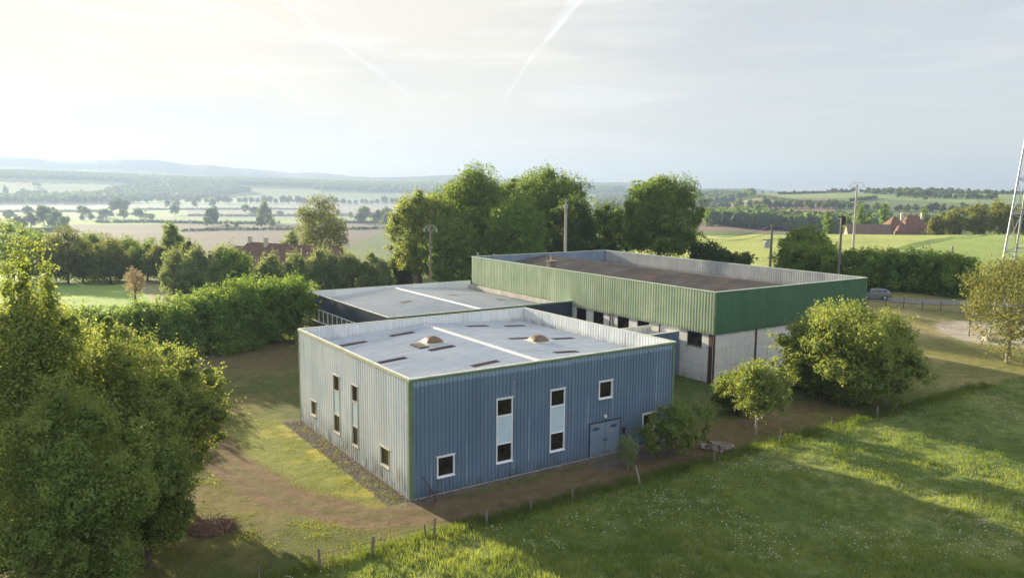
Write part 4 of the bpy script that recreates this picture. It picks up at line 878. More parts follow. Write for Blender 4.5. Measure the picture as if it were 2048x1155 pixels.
# hedgerows between the fields
def frow(label, pts, h, dmin=350, w=None):
    P = [px2g(x, y, 0, dmin, 2100 if dmin >= 900 else 5200) for x, y in pts]; L = sum(math.hypot(a[0]-b[0], a[1]-b[1]) for a, b in zip(P[:-1], P[1:]))
    st = max(3., L/170); hedge('hedgerow', label, P, max(w or 5., st*1.3), h, int(min(6000, max(1500, L*6))), .0016*P[0][1]+.5, 'far', int(L) % 997, group='hedgerows between the far fields', cr=.7, tuft=.3, up=.2, step=st, inner=.2)
frow('dark hedgerow between the two brown ploughed fields', [(365, 463), (420, 461), (560, 460), (700, 460), (800, 458)], 3.6)
frow('hedgerow along the top of the upper ploughed field', [(195, 444), (300, 444), (400, 446), (480, 447), (560, 446)], 4.5)
frow('hedgerow right of the spreading oak above the ploughed field', [(690, 446), (740, 447), (800, 448)], 4.)
frow('far hedgerow above the pale strips at the left', [(-20, 425), (100, 425), (215, 424)], 4.5)
frow('far hedgerow above the brown strip in the middle distance', [(380, 432), (480, 433), (560, 432), (700, 431)], 4.)
frow('thin hedgerow under the misty pasture', [(270, 420), (400, 420), (520, 419), (640, 419)], 4.)
frow('hedgerow by the lower left field corner', [(60, 466), (100, 462), (140, 461)], 6.)
frow('diagonal hedge on the far green hillside', [(1700, 401), (1725, 398), (1752, 394)], 4., 900)
frow('faint hedgerow crossing the foot of the far hillside', [(1480, 402), (1600, 404), (1700, 408)], 3.5, 900)
frow('upper hedgerow on the far hillside', [(1560, 384), (1640, 383), (1700, 384)], 3., 900)
frow('hedgerow below the skyline trees on the right', [(1800, 384), (1950, 386), (2048, 387)], 4., 900)
# far-off woods: countless crowns as one mass each
def wood(name, label, pts, size, leaf, seed, pal='far'):
    g = np.random.default_rng(seed); P = np.array(pts); z = hgt(P[:, 0], P[:, 1]); n = len(P); k = 22
    s = size*g.uniform(.7, 1.3, n); ci = np.repeat(np.arange(n), k); dv = unit(g.normal(size=(n*k, 3))*np.array([1, 1, .8])+np.array([0, 0, .3]))
    C_ = np.stack([P[ci, 0], P[ci, 1], z[ci]+s[ci]*.75], -1)+dv*s[ci, None]*np.array([.62, .62, .62])*g.uniform(.7, 1.1, (n*k, 1))
    lo, hi = np.array(PAL[pal][0]), np.array(PAL[pal][1]); c_ = lo+(hi-lo)*(g.random(n)[ci]*.6+g.random(n*k)*.4)[:, None]
    V_, F_, c4 = quads(C_, unit(dv+g.normal(size=(n*k, 3))*.4), leaf*s[ci]*g.uniform(.7, 1.3, n*k), c_, g, .9)
    o = np_mesh(name, V_, F_, M['leaf'], c4); tag(o, label, 'wood', kind='stuff')
def polar_pts(a0, a1, d0, d1, n, thin=None, seed=0):
    g = np.random.default_rng(seed); a = np.radians(g.uniform(a0, a1, n)); d = g.uniform(d0, d1, n); x, y = d*np.sin(a), d*np.cos(a)
    if thin is not None: m_ = fbm(x, y, thin[0], 3) > thin[1]; x, y = x[m_], y[m_]
    return np.stack([x, y], -1)
wood('woodland', 'dark wooded ridge along the horizon at the left', polar_pts(-42, 8, 4250, 4900, 9000, seed=1), 15, .9, 1)
wood('woodland', 'scattered woods on the slope below the wooded ridge', polar_pts(-42, 9, 3000, 4200, 9000, (520, .52), seed=2), 14, .9, 2)
wood('woodland', 'dense wood behind the green field right of the lone oak', polar_pts(8, 18, 800, 1000, 900, (160, .38), seed=3), 9, .8, 3)
wood('woodland', 'valley woods below the far green hillside', polar_pts(14, 36, 760, 960, 900, (110, .47), seed=4), 9, .8, 4, 'far')
wood('woodland', 'wood on the hilltop along the skyline at the right', polar_pts(24, 37, 1560, 1750, 420, (140, .5), seed=5), 5.5, .9, 5)
wood('woodland', 'distant woods far behind the lone oak', polar_pts(6, 17, 1700, 4000, 2600, (260, .5), seed=6), 9, .9, 6)
# blue hills on the horizon
def ridge(name, prof, d, seed, colr, rough=1.):
    xs = np.linspace(prof[0][0], prof[-1][0], 420); pa = np.array(prof, float); ys = np.interp(xs, pa[:, 0], pa[:, 1])
    k = np.exp(-np.linspace(-2, 2, 21)**2); k /= k.sum(); ys = np.convolve(np.pad(ys, 10, 'edge'), k, 'valid')
    ys += (fbm(xs, xs*0+seed, 60, 4)-.5)*7*rough
    ang = np.arctan((xs-1024)/F_PX); top = CAM_H+(378-ys)/F_PX*d; rows = []
    for q_, hf in ((-.10, -.15), (-.07, .25), (-.035, .62), (0, 1.), (.04, .7), (.08, .2)):
        dd = d*(1+q_)/np.cos(ang); h_ = -60+(top+60)*hf+(fbm(xs, xs*0+q_*900, 40, 4)-.5)*60*(1-abs(hf))
        rows.append(np.stack([dd*np.sin(ang), dd*np.cos(ang), h_], -1))
    mb = MB(); mb.grid(rows); o = mb.build(name, colr, smooth=True); o['kind'] = 'structure'
M['hill'] = plain('wooded_hillside', (.045, .070, .035), .95, .35, .004)
ridge('hills', [(-600, 335), (-200, 330), (0, 326), (70, 326), (150, 332), (230, 328), (330, 329), (400, 337), (430, 335), (500, 343), (560, 349), (640, 347), (700, 356), (780, 362), (900, 366), (1000, 372), (1300, 380)], 6500, 3, M['hill'])
ridge('hills', [(-600, 350), (0, 342), (150, 348), (220, 344), (330, 352), (420, 357), (560, 362), (640, 360), (740, 358), (800, 356), (880, 351), (930, 354), (1000, 360), (1100, 362), (1190, 362), (1240, 364), (1270, 363), (1320, 370), (1400, 373), (1440, 374), (1490, 372), (1560, 380), (1700, 380), (2500, 380)], 5600, 9, M['hill'], .8)
# ------------------------------------------------------------------ farmhouses
M['tile'] = plain('clay_tiles', (.135, .080, .064), .9, .35, .9, bump=.3)
M['tile_red'] = plain('red_clay_tiles', (.165, .09, .068), .9, .35, .9)
M['tile_grey'] = plain('grey_brown_roof', (.15, .115, .095), .9, .35, .9)
M['stone'] = plain('rubble_stone', (.26, .22, .18), .95, .35, 1.5); M['render'] = plain('lime_render', (.50, .46, .40), .9, .15, 1.)
def house(label, p0, p1, wid, hw, hr, roof_m, hip=(0, 0), chim=(), name='farmhouse', wins=4, zo=0., wall_m='stone'):
    """gabled or hipped house; p0,p1 = ends of the ridge line on plan"""
    p0 = np.array(p0, float); p1 = np.array(p1, float); L = np.linalg.norm(p1-p0); a = math.atan2(p1[1]-p0[1], p1[0]-p0[0]); z = float(hgt(p0[0], p0[1]))+zo
    r_ = empty(name, (p0[0], p0[1], z), label, 'house', rz=a); w = wid/2; e_ = .4; x0, x1 = -hip[0], L+hip[1]
    mb = MB()
    for q0, q1 in (((x0, -w), (x1, -w)), ((x1, -w), (x1, w)), ((x1, w), (x0, w)), ((x0, w), (x0, -w))): mb.poly([(q0[0], q0[1], -3), (q1[0], q1[1], -3), (q1[0], q1[1], hw), (q0[0], q0[1], hw)])
    if not hip[0]: mb.poly([(x0, w, hw), (x0, -w, hw), (x0, 0, hr-.05)])
    if not hip[1]: mb.poly([(x1, -w, hw), (x1, w, hw), (x1, 0, hr-.05)])
    mb.build('wall', M[wall_m], r_)
    mb = MB(); ze = hw-.2; ex = .25
    A_, B_, C_, D_ = (x0-ex, -w-e_, ze), (x1+ex, -w-e_, ze), (x1+ex, w+e_, ze), (x0-ex, w+e_, ze); E_, F_ = ((0 if hip[0] else -ex), 0, hr), ((L if hip[1] else L+ex), 0, hr)
    mb.poly([A_, B_, F_, E_]); mb.poly([C_, D_, E_, F_])
    if hip[0]: mb.poly([D_, A_, E_])
    if hip[1]: mb.poly([B_, C_, F_])
    ro = mb.build('roof', M[roof_m], r_); so = ro.modifiers.new('thick', 'SOLIDIFY'); so.thickness = .15
    for cx_, cy_ in chim:
        mb = MB(); mb.box((cx_-.45, cy_-.35, hr-2.2), (cx_+.45, cy_+.35, hr+1.3)); mb.box((cx_-.52, cy_-.42, hr+1.3), (cx_+.52, cy_+.42, hr+1.45)); mb.build('chimney', M['render'], ro)
    for i in range(wins):
        xx = x0+(x1-x0)*(i+.5)/wins; mb = MB(); mb.box((xx-.5, -w-.06, hw-2.6), (xx+.5, -w-.003, hw-1.2)); f = mb.build('window', M['frame'], r_)
        mb = MB(); mb.box((xx-.4, -w-.075, hw-2.5), (xx+.4, -w-.062, hw-1.3)); mb.build('pane', M['glass'], f)
    return r_
h_ = float(hgt(*X(495, 205))); 
house('long stone farmhouse with a brown tiled roof behind the feathery trees', X(496, 205), X(676, 188), 11, top_h(496, 205, 483)-5.2, top_h(496, 205, 483), 'tile', hip=(1.8, 0), chim=((.6, 0), (7.6, -.8)))
house('low tiled outbuilding adjoining the left end of the farmhouse', X(470, 214), X(490, 212), 8, top_h(480, 212, 491)-3., top_h(480, 212, 491), 'tile', wins=1, name='outbuilding')
house('low tiled annexe at the right end of the farmhouse', X(668, 181), X(702, 178), 8, top_h(690, 180, 505)-3.4, top_h(690, 180, 505), 'tile', wins=1, name='outbuilding')
house('open farmyard shed with a tan roof below the leftmost oak', X(796, 178), X(826, 176), 7, top_h(810, 178, 519)-1.8, top_h(810, 178, 519), 'tile_grey', wins=0, name='shed')
house('long low barn with grey brown roof left of the red roofed farm', X(1690, 350), X(1776, 346), 12, top_h(1720, 350, 448)-4.6, top_h(1720, 350, 448), 'tile_grey', wins=0, name='barn')
house('red hip roofed farm wing, the left one on the crest', X(1783, 356), X(1786, 356), 10, top_h(1784, 356, 432)-5.5, top_h(1784, 356, 432), 'tile_red', hip=(4.5, 4.5), chim=((3.6, 0),), wins=2)
house('red hip roofed farmhouse, the broad one on the crest', X(1810, 364), X(1830, 364), 12, top_h(1820, 364, 431)-5.8, top_h(1820, 364, 431), 'tile_red', hip=(4, 3.5), chim=((-2.5, -1), (6.8, 0)), wins=3)
house('low tiled farm annexe in front of the broad red roof', X(1796, 348), X(1822, 347), 8, top_h(1810, 348, 449)-3., top_h(1810, 348, 449), 'tile', wins=0, hip=(2, 2), name='outbuilding')
house('small red roofed outbuilding at the right end of the farm', X(1848, 362), X(1860, 362), 8, top_h(1850, 362, 440)-4, top_h(1850, 362, 440), 'tile_red', wins=0, name='outbuilding')
house('tiny stone farm among trees on the far hilltop', px2g(1652, 383, 0, 900, 2100)[:2], px2g(1684, 383, 0, 900, 2100)[:2], 12, 3, 6.5, 'tile_grey', wins=0, name='barn')
tag(house('tiny white walled house beside the wood on the far hilltop', px2g(1892, 384, 0, 900, 2100)[:2], px2g(1899, 384, 0, 900, 2100)[:2], 8, 4, 7.5, 'tile_grey', wins=0, wall_m='render'))
# ------------------------------------------------------------------ poles, wires, mast
def insul(mb, p): mb.tube([p, (p[0], p[1], p[2]-.55)], [.09, .13], 7)
def pole(label, x, dep, ytop, r0, r1, mat, name='utility_pole', arms=None):
    X_, Y_ = X(x, dep); z = float(hgt(X_, Y_)); H = top_h(x, dep, ytop); r_ = empty(name, (X_, Y_, z), label, 'pole', 'poles around the halls')
    mb = MB(); mb.tube([(0, 0, -.5), (0, 0, H*.5), (0, 0, H)], [r0, (r0+r1)/2, r1], 10); mb.build('pole_shaft', M[mat], r_, smooth=True)
    if arms == 'gull':
        mb = MB(); w = 1.0; z1 = H+.1
        mb.tube([(-w, 0, z1-.45), (-w*.35, 0, z1+.05), (0, 0, z1-.05), (w*.35, 0, z1+.05), (w, 0, z1-.45)], .06, 6); mb.tube([(0, 0, H-1.2), (-w*.62, 0, z1-.3)], .045, 6); mb.tube([(0, 0, H-1.2), (w*.62, 0, z1-.3)], .045, 6); mb.build('crossarm', M['galv'], r_)
        for p in ((-w, 0, z1-.48), (w, 0, z1-.48), (0, 0, z1-.1)): mb = MB(); insul(mb, p); mb.build('insulator', M['pole_conc'], r_)
    if arms == 'trap':
        mb = MB(); w = 1.9; z1 = H+.1
        mb.tube([(-w, 0, z1-.35), (-w*.45, 0, z1+.55), (0, 0, z1+.35), (w*.45, 0, z1+.55), (w, 0, z1-.35)], .06, 6); mb.tube([(-w, 0, z1-.35), (0, 0, H-1.)], .05, 6); mb.tube([(w, 0, z1-.35), (0, 0, H-1.)], .05, 6); mb.tube([(-w*.45, 0, z1+.55), (0, 0, H-.6)], .04, 6); mb.tube([(w*.45, 0, z1+.55), (0, 0, H-.6)], .04, 6); mb.build('crossarm', M['galv'], r_)
        for p in ((-w, 0, z1-.35), (w, 0, z1-.35)): mb = MB(); insul(mb, p); mb.build('insulator', M['pole_conc'], r_)
    return r_, H, (X_, Y_, z)
pole('grey wooden pole with a V shaped crossarm behind the low hall', 860, 128, 452, .20, .15, 'wood', arms='gull')
pole('tall pole with a wide trapezoid crossarm on the crest of the crop field', 1706, 205, 369, .34, .20, 'pole_conc', arms='trap')
tp, tH, tP = pole('wooden pole carrying a transformer behind the green warehouse', 1542, 132, 449, .24, .18, 'wood')
mb = MB(); mb.box((-2.1+.9, -.35, tH-3.9), (-.35, .35, tH-2.9)); mb.box((-.9, -.12, tH-2.9), (-.2, .12, tH-2.6)); mb.build('transformer', M['galv'], tp, bevel=.08)
mb = MB(); mb.box((-1.5, -.06, tH-2.62), (.3, .06, tH-2.5)); mb.box((-.8, -.05, tH-.5), (.8, .05, tH-.38)); mb.build('crossarm', M['dark'], tp)
dp, dH, dP = pole('thick dark pole with cables between the transformer pole and the tall crest pole', 1680, 130, 430, .24, .19, 'wood')
mb = MB(); mb.box((-.9, -.1, dH-.35), (.5, .1, dH-.15)); mb.box((-.2, -.3, dH-1.6), (.55, -.1, dH-.3)); mb.build('cable_bracket', M['dark'], dp)
pole('short square concrete post rising out of the lane hedge', 1905, 128, 492, .22, .18, 'pole_conc', name='concrete_post')
cp_o, cH, cP = pole('tall tapered concrete mast with a ringed top behind the warehouse', 1130, 128, 409, .30, .21, 'pole_conc', name='concrete_mast')
mb = MB(); mb.tube([(0, 0, cH-.75), (0, 0, cH-.6), (0, 0, cH-.1), (0, 0, cH+.05)], [.24, .36, .36, .24], 14); mb.tube([(0, 0, cH+.04), (0, 0, cH+1.0)], [.09, .06], 8); mb.build('ring_head', M['pole_conc'], cp_o)
def wire(label, a, b, sag, r=.042, group='overhead cables'):
    a, b = np.array(a, float), np.array(b, float); m_ = a.copy(); pts = []
    for s in np.linspace(0, 1, 22): p = a+(b-a)*s; p[2] -= sag*4*s*(1-s); pts.append(p-m_)
    mb = MB(); mb.tube(pts, r, 5); o = mb.build('cable', M['dark']); o.location = a; tag(o, label, 'cable', group)
P1 = np.array([tP[0], tP[1], tP[2]+tH-.4]); P2 = np.array([dP[0], dP[1], dP[2]+dH-.25])
wire('upper cable from the dark pole to the transformer pole', P1+[.7, 0, 0], P2+[-.7, 0, 0], 1.4)
wire('lower cable from the dark pole to the transformer pole', P1+[0, 0, -1.8], P2+[-.5, 0, -.6], 1.6)
wire('cable running left from the transformer pole across the field', P1+[-.7, 0, 0], (X(1405, 185)[0], 185, 8.6), 1.2)
wire('lower cable running left from the transformer pole', P1+[-.1, 0, -.9], (X(1405, 186)[0], 186, 7.9), 1.2)
def mast():
    bx, by = 65.2, 97.; H = 46.; r_ = empty('lattice_mast', (bx, by, float(hgt(bx, by))), 'tall galvanised lattice mast cut off by the right edge', 'mast'); g_ = []
    R0, R1 = 6.9, .9; angs = [rad(200), rad(320), rad(80)]
    def P(k, z): f_ = z/H; R_ = R0+(R1-R0)*f_; return np.array([R_*math.cos(angs[k]), R_*math.sin(angs[k]), z])
    for k in range(3): mb = MB(); mb.tube([P(k, -.5), P(k, H*.5), P(k, H)], [.13, .11, .08], 10); mb.build('leg', M['galv'], r_, smooth=True)
    zs = [0, 5.5, 10.6, 15.2, 19.4, 23.3, 26.9, 30.2, 33.3, 36.2, 39, 41.6, 44, 46]
    for k in range(3):
        mb = MB(); k2 = (k+1) % 3
        for a, b in zip(zs[:-1], zs[1:]):
            m_ = (a+b)/2; mb.tube([P(k, a), P(k2, b)], .042, 6); mb.tube([P(k2, a), P(k, b)], .042, 6); mb.tube([P(k, b), P(k2, b)], .05, 6)
        mb.build('bracing', M['galv'], r_)
    for k in range(3): p = P(k, 0); mb = MB(); mb.box((p[0]-.6, p[1]-.6, -.8), (p[0]+.6, p[1]+.6, .25)); mb.build('footing', M['pole_conc'], r_)
mast()
# ------------------------------------------------------------------ fences
us = [-10.6, -7.6, -4.9, -1.75, -1.25, 2.0, 5.1, 8.2, 20.6, 27.8, 34.5, 40.4, 43.3]; hs_ = [.9, 1.05, 1.1, .95, 1.1, .9, .8, .95, .8, 1.25, .9, 1.0, 1.2]
nm_ = ['', 'just left of the tree shadow', 'on the sunlit corner', 'leaning close to its taller neighbour', 'taller of the close pair', 'at the tip of the hall shadow', 'in the hall shadow before the first tall window', 'in the hall shadow before the second tall window', 'beside the rubble', 'thick one by the small light green tree', 'between the small and the big round tree', 'under the big round tree', 'right of the big round tree']
for i, (u, h) in enumerate(zip(us, hs_)):
    x, y = l2w(u, -5.3+.1*math.sin(i*2.1)); z = float(hgt(x, y)); mb = MB(); ln_ = (.10*math.sin(i*3.7), .08*math.cos(i*5.1)); r_ = .055+.015*(i % 3)
    mb.tube([(0, 0, -.3), (ln_[0]*.4, ln_[1]*.4, h*.5), (ln_[0], ln_[1], h)], [r_, r_, r_*.8], 7)
    o = mb.build('fence_post', M['wood']); o.location = (x, y, z); tag(o, f'weathered wooden fence post, {nm_[i] or "leftmost along the meadow edge"}', 'fence post', 'old fence posts along the meadow')
wp = []
for i, u in enumerate(us): x, y = l2w(u, -5.3+.1*math.sin(i*2.1)); wp.append(np.array([x, y, float(hgt(x, y))]))
mb = MB()
for hh in (.45, .75): mb.tube([p-wp[0]+np.array([0, 0, hh]) for p in wp], .008, 4)
o = mb.build('fence_wire', M['dark']); o.location = wp[0]; tag(o, 'thin rusty wire strung along the old meadow posts', 'fence wire')
x, y = l2w(13.5, -5.6); mb = MB(); mb.tube([(0, 0, -.2), (-.18, .0, .6), (-.36, .05, 1.25)], [.065, .06, .05], 8); o = mb.build('leaning_stake', M['palebark']); o.location = (x, y, float(hgt(x, y))); tag(o, 'pale wooden stake leaning to the left below the wispy little tree', 'stake')
fl = [px2g(x, y) for x, y in ((1700, 606), (1735, 610), (1771, 613), (1807, 616), (1844, 619), (1881, 622), (1921, 626), (1962, 631), (2005, 636), (2060, 642))]
fr = empty('wire_fence', fl[0], 'green wire mesh fence on thin posts along the lane', 'fence'); f0 = np.array(fl[0])
for p in fl: q_ = np.array(p)-f0; mb = MB(); mb.tube([q_+[0, 0, -.2], q_+[0, 0, 1.5]], .045, 6); mb.build('post', M['dark'], fr)
mb = MB(); dense = []
for a, b in zip(fl[:-1], fl[1:]):
    for s in np.linspace(0, 1, 12)[:-1]: xx = a[0]+(b[0]-a[0])*s; yy = a[1]+(b[1]-a[1])*s; dense.append(np.array([xx, yy, float(hgt(xx, yy))])-f0)
for hh in (.1, .35, .6, .85, 1.1, 1.4): mb.tube([p+[0, 0, hh] for p in dense], .010, 4)
for p in dense: mb.tube([p+[0, 0, .05], p+[0, 0, 1.42]], .010, 4)
mb.build('wire_mesh', M['trim_green'], fr)
x, y, z = px2g(1938, 672); mb = MB(); mb.tube([(0, 0, -.3), (0, 0, 1.9)], .06, 8); mb.box((-.12, -.05, 1.5), (.12, .05, 1.8)); o = mb.build('marker_post', M['dark']); o.location = (x, y, z); tag(o, 'thin dark post at the edge of the gravel patch by the mast', 'post')
# ------------------------------------------------------------------ parked car on the lane
def car():
    p = px2g(1748, 597.5); X_, Y_, Z_ = p; q_ = px2g(1800, 600.5); a = math.atan2(q_[1]-Y_, q_[0]-X_)
    r_ = empty('parked_car', (X_, Y_, Z_+.08), 'silver grey five door car parked on the lane beyond the green warehouse', 'car', rz=a+math.pi)
    M['paint'] = plain('grey_car_paint', (.20, .22, .25), .28, .04, 1., spec=.6, metal=.5); M['tyre'] = plain('tyre_rubber', (.02, .02, .02), .8); M['rim'] = plain('alloy', (.55, .56, .58), .35, spec=.6, metal=.5)
    # side profile (x forward), lower body then cabin
    low = [(-2.2, .35), (-2.26, .62), (-2.18, .98), (-1.9, 1.06), (.95, 1.04), (1.75, .93), (2.12, .74), (2.2, .5), (2.12, .30)]
    top = [(-2.12, 1.02), (-1.92, 1.38), (-1.55, 1.60), (-.6, 1.68), (.2, 1.63), (.6, 1.46), (1.18, 1.05)]
    mb = MB(); ys = [(-.90, .0), (-.93, .5), (0, 1), (.93, .5), (.90, 0)]
    wl = [(-.80, -.03), (-.92, 0), (.92, 0), (.80, -.03)]
    rows = [[(x_*(1-abs(s)*.015), w_*.98 if 0 < i < len(low)-1 else w_*.9, z_) for i, (x_, z_) in enumerate(low)] for w_, s in ((-.93, 1), (-.5, 0), (.5, 0), (.93, 1))]
    mb.grid(rows); mb.poly(rows[0][::-1]); mb.poly(rows[-1]); mb.poly([rows[0][0], rows[0][-1], rows[-1][-1], rows[-1][0]]); mb.build('body', M['paint'], r_, bevel=.06)
    mb = MB(); rows = [[(x_, w_*(1-.22*(z_-1.02)/.66), z_-(.03 if abs(w_) > .8 else 0)) for x_, z_ in top] for w_ in (-.86, -.5, .5, .86)]
    mb.grid(rows); mb.poly(rows[0][::-1]); mb.poly(rows[-1]); mb.build('cabin', M['paint'], r_, bevel=.05)
    gl = glass('car_glass', (.02, .025, .03), .08, .6)
    for sgn in (-1, 1):
        for pts in ([(-1.78, 1.12), (-1.55, 1.46), (-1.0, 1.54), (-.95, 1.12)], [(-.87, 1.12), (-.90, 1.55), (-.1, 1.56), (-.05, 1.12)], [(.03, 1.12), (.0, 1.55), (.22, 1.52), (.50, 1.40), (.92, 1.12)]):
            mb = MB(); pp = [(x_, sgn*(.875-.19*(z_-1.02)/.66), z_) for x_, z_ in pts]; mb.poly(pp if sgn < 0 else pp[::-1]); mb.build('side_window', gl, r_)
    mb = MB(); mb.poly([(.66, -.66, 1.46), (.66, .66, 1.46), (1.20, .78, 1.09), (1.20, -.78, 1.09)]); mb.build('windscreen', gl, r_)
    mb = MB(); mb.poly([(-1.95, .60, 1.40), (-1.95, -.60, 1.40), (-2.14, -.72, 1.10), (-2.14, .72, 1.10)]); mb.build('rear_window', gl, r_)
    for x_ in (-1.35, 1.38):
        for sgn in (-1, 1):
            mb = MB(); mb.tube([(x_, sgn*.72, .34), (x_, sgn*.95, .34)], .34, 20); w_ = mb.build('wheel', M['tyre'], r_); mb = MB(); mb.tube([(x_, sgn*.945, .34), (x_, sgn*.965, .34)], .22, 14); mb.build('rim', M['rim'], w_)
    for sgn in (-1, 1):
        mb = MB(); mb.box((-2.275, sgn*.70-.14, .84), (-2.16, sgn*.70+.14, 1.02)); mb.build('tail_light', plain('tail_red', (.25, .01, .01), .3), r_); mb = MB(); mb.box((2.02, sgn*.66-.2, .66), (2.16, sgn*.66+.2, .80)); mb.build('headlight', M['frame'], r_)
        mb = MB(); mb.box((.82, sgn*.98-.1, 1.08), (1.0, sgn*.98+.1, 1.22)); mb.build('wing_mirror', M['dark'], r_, bevel=.02)
    mb = MB(); mb.box((-2.30, -.86, .38), (-2.12, .86, .60)); mb.build('bumper', M['dark'], r_, bevel=.03)
car()
# ------------------------------------------------------------------ heaps and small things
def sticks(name, label, uv, R, H, n, cols, cat, seed, ln=(.4, 1.3), th=.02):
    g = np.random.default_rng(seed); x, y = l2w(*uv); z = float(hgt(x, y)); mb = MB()
    for i in range(n):
        r_ = R*math.sqrt(g.random()); a = g.uniform(0, 6.28); h_ = H*(1-(r_/R)**1.6)*g.uniform(.5, 1.05); c = np.array([r_*math.cos(a), r_*math.sin(a)*.8, h_]); d = unit(g.normal(size=3)*np.array([1, 1, .3]))*g.uniform(*ln)/2
        c[2] = max(c[2], abs(d[2])); mb.tube([c-d, c+g.normal(size=3)*.05, c+d], [th, th, th*.5], 4, int(g.integers(len(cols))), False)
    o = mb.build(name, cols); o.location = (x, y, z); tag(o, label, cat); return o
tw = [plain('reddish_twig', (.17, .10, .07), .9, .4, 2.), plain('brown_twig', (.13, .09, .065), .9, .4, 2.), plain('pale_twig', (.26, .17, .12), .9, .3, 2.)]
sticks('brushwood_heap', 'heap of reddish brown cut brushwood beside the left trees', (-11.0, 2.4), 1.3, .38, 1000, tw, 'brushwood', 3, (.3, .85), .016)
g = np.random.default_rng(9); x, y = l2w(23.0, -3.6); zz = float(hgt(x, y)); mb = MB(); mk = [plain('pale_rubble', (.27, .25, .23), .9, .4, 3.), plain('brown_rubble', (.16, .12, .10), .9, .4, 3.), M['wood']]
for i in range(75):
    r_ = .95*math.sqrt(g.random()); a = g.uniform(0, 6.28); c = np.array([r_*math.cos(a)*1.15, r_*math.sin(a)*.8, .42*(1-(r_/1.3)**1.5)*g.random()+.08]); s = g.uniform(.08, .34, 3)*np.array([1, .8, .3]); e1 = unit(g.normal(size=3)*[1, 1, .25]); e2 = unit(np.cross((0, 0, 1), e1)+g.normal(size=3)*.2); e3 = np.cross(e1, e2)
    mb.box(-s, s, int(g.integers(3)), np.stack([e1, e2, e3], 1), c)
o = mb.build('rubble_pile', mk); o.location = (x, y, zz); tag(o, 'low pile of pale rubble and boards near the saplings', 'rubble')
x, y = l2w(.9, -.9); mb = MB(); mb.tube([(-.55, .6, 1.35), (.35, -.1, .1)], .03, 6); mb.tube([(-.55, -.1, .06), (.1, .15, .55), (.62, .3, .62)], .025, 6); mb.tube([(.2, -.5, .05), (.42, .5, 1.0)], .02, 6); o = mb.build('rusty_bars', M['rust']); o.location = (x, y, float(hgt(x, y))); tag(o, 'bent rusty bars leaning by the near corner of the blue hall', 'scrap metal')
x, y = l2w(-3.5, 47); mb = MB(); mb.box((-2.2, -.12, 0), (2.2, .12, .16)); o = mb.build('timber_beam', M['pole_conc'], bevel=.02); o.location = (x, y, float(hgt(x, y))); o.rotation_euler = (0, 0, .25); tag(o, 'pale beam lying at the foot of the tall hedge', 'beam')
for i, (xx, dep, c, lab) in enumerate([(808, 160, (.55, .57, .6), 'small white object in the farmyard, left one'), (820, 158, (.10, .30, .50), 'small blue covered object in the farmyard'), (832, 160, (.6, .6, .6), 'small white object in the farmyard, right one')]):
    X_, Y_ = X(xx, dep); mb = MB(); mb.box((-.8, -.5, .0), (.8, .5, .7)); mb.box((-.5, -.35, .703), (.4, .35, 1.2)); o = mb.build('covered_equipment', plain('tarp_%d' % i, c, .6), bevel=.12); o.location = (X_, Y_, float(hgt(X_, Y_))); tag(o, lab, 'equipment')
# ------------------------------------------------------------------ meadow grass, weeds, flowers
def grass(name, label, x, y, hh, width, per, seed, lo, hi, spread=.12, mat='grass'):
    g = np.random.default_rng(seed); n = len(x); ci = np.repeat(np.arange(n), per); N = len(ci); px_ = x[ci]+g.normal(size=N)*spread; py_ = y[ci]+g.normal(size=N)*spread
    z = hgt(px_, py_)-.02; a = g.uniform(0, 6.28, N); h_ = hh[ci]*g.uniform(.5, 1.15, N); w = width*g.uniform(.7, 1.3, N); l_ = h_*g.uniform(.1, .55, N); b = g.uniform(0, 6.28, N)
    b0 = np.stack([px_-np.cos(a)*w/2, py_-np.sin(a)*w/2, z], -1); b1 = np.stack([px_+np.cos(a)*w/2, py_+np.sin(a)*w/2, z], -1); tpp = np.stack([px_+np.cos(b)*l_, py_+np.sin(b)*l_, z+h_], -1)
    V_ = np.stack([b0, b1, tpp], 1).reshape(-1, 3); t1 = fbm(px_, py_, 3.5, 3); k = np.clip((t1-.3)*1.6*.6+g.random(N)*.45, 0, 1); c_ = np.array(lo)+(np.array(hi)-np.array(lo))*k[:, None]
    o = np_mesh(name, V_, np.arange(3*N).reshape(N, 3), M[mat], np.repeat(c_, 3, axis=0)); tag(o, label, 'grass', kind='stuff'); return o
def scatter(n, dmin, dmax, a0, a1, seed, p=1.6):
    g = np.random.default_rng(seed); d = (dmin**(2-p)+g.random(n)*(dmax**(2-p)-dmin**(2-p)))**(1/(2-p)); a = np.radians(g.uniform(a0, a1, n)); x, y = d*np.sin(a), d*np.cos(a); return x, y, *w2l(x, y), g
x, y, u, v, g = scatter(85000, 26, 125, -40, 42, 77, 1.7)
m_ = v < -5.4+(fbm(x, y, 2.2, 2)-.5)*1.6; x, y = x[m_], y[m_]; tall = fbm(x, y, 2.6, 3)
grass('meadow_grass', 'rough tussocky meadow grass outside the fence', x, y, .14+.42*np.clip((tall-.3)*1.8, 0, 1), .028, 8, 1, (.105, .165, .052), (.255, .300, .105))
x, y, u, v, g = scatter(75000, 33, 110, -40, 42, 78, 1.6); m_ = (v > -5.6) & (v < 34) & ~((u > -1.7) & (u < 22.2) & (v > -.6)) & ~((u > 36) & (v > 9)) & (seg_dist(u, v, DRIVE) > 1.5) & (fbm(x, y, 2.2, 4) < .56); x, y = x[m_], y[m_]
grass('short_grass', 'short patchy grass around the halls', x, y, np.full(len(x), .06)+.09*np.clip((fbm(x, y, 1.3, 3)-.45)*4, 0, 1), .035, 7, 2, (.12, .155, .05), (.23, .245, .085), .15)
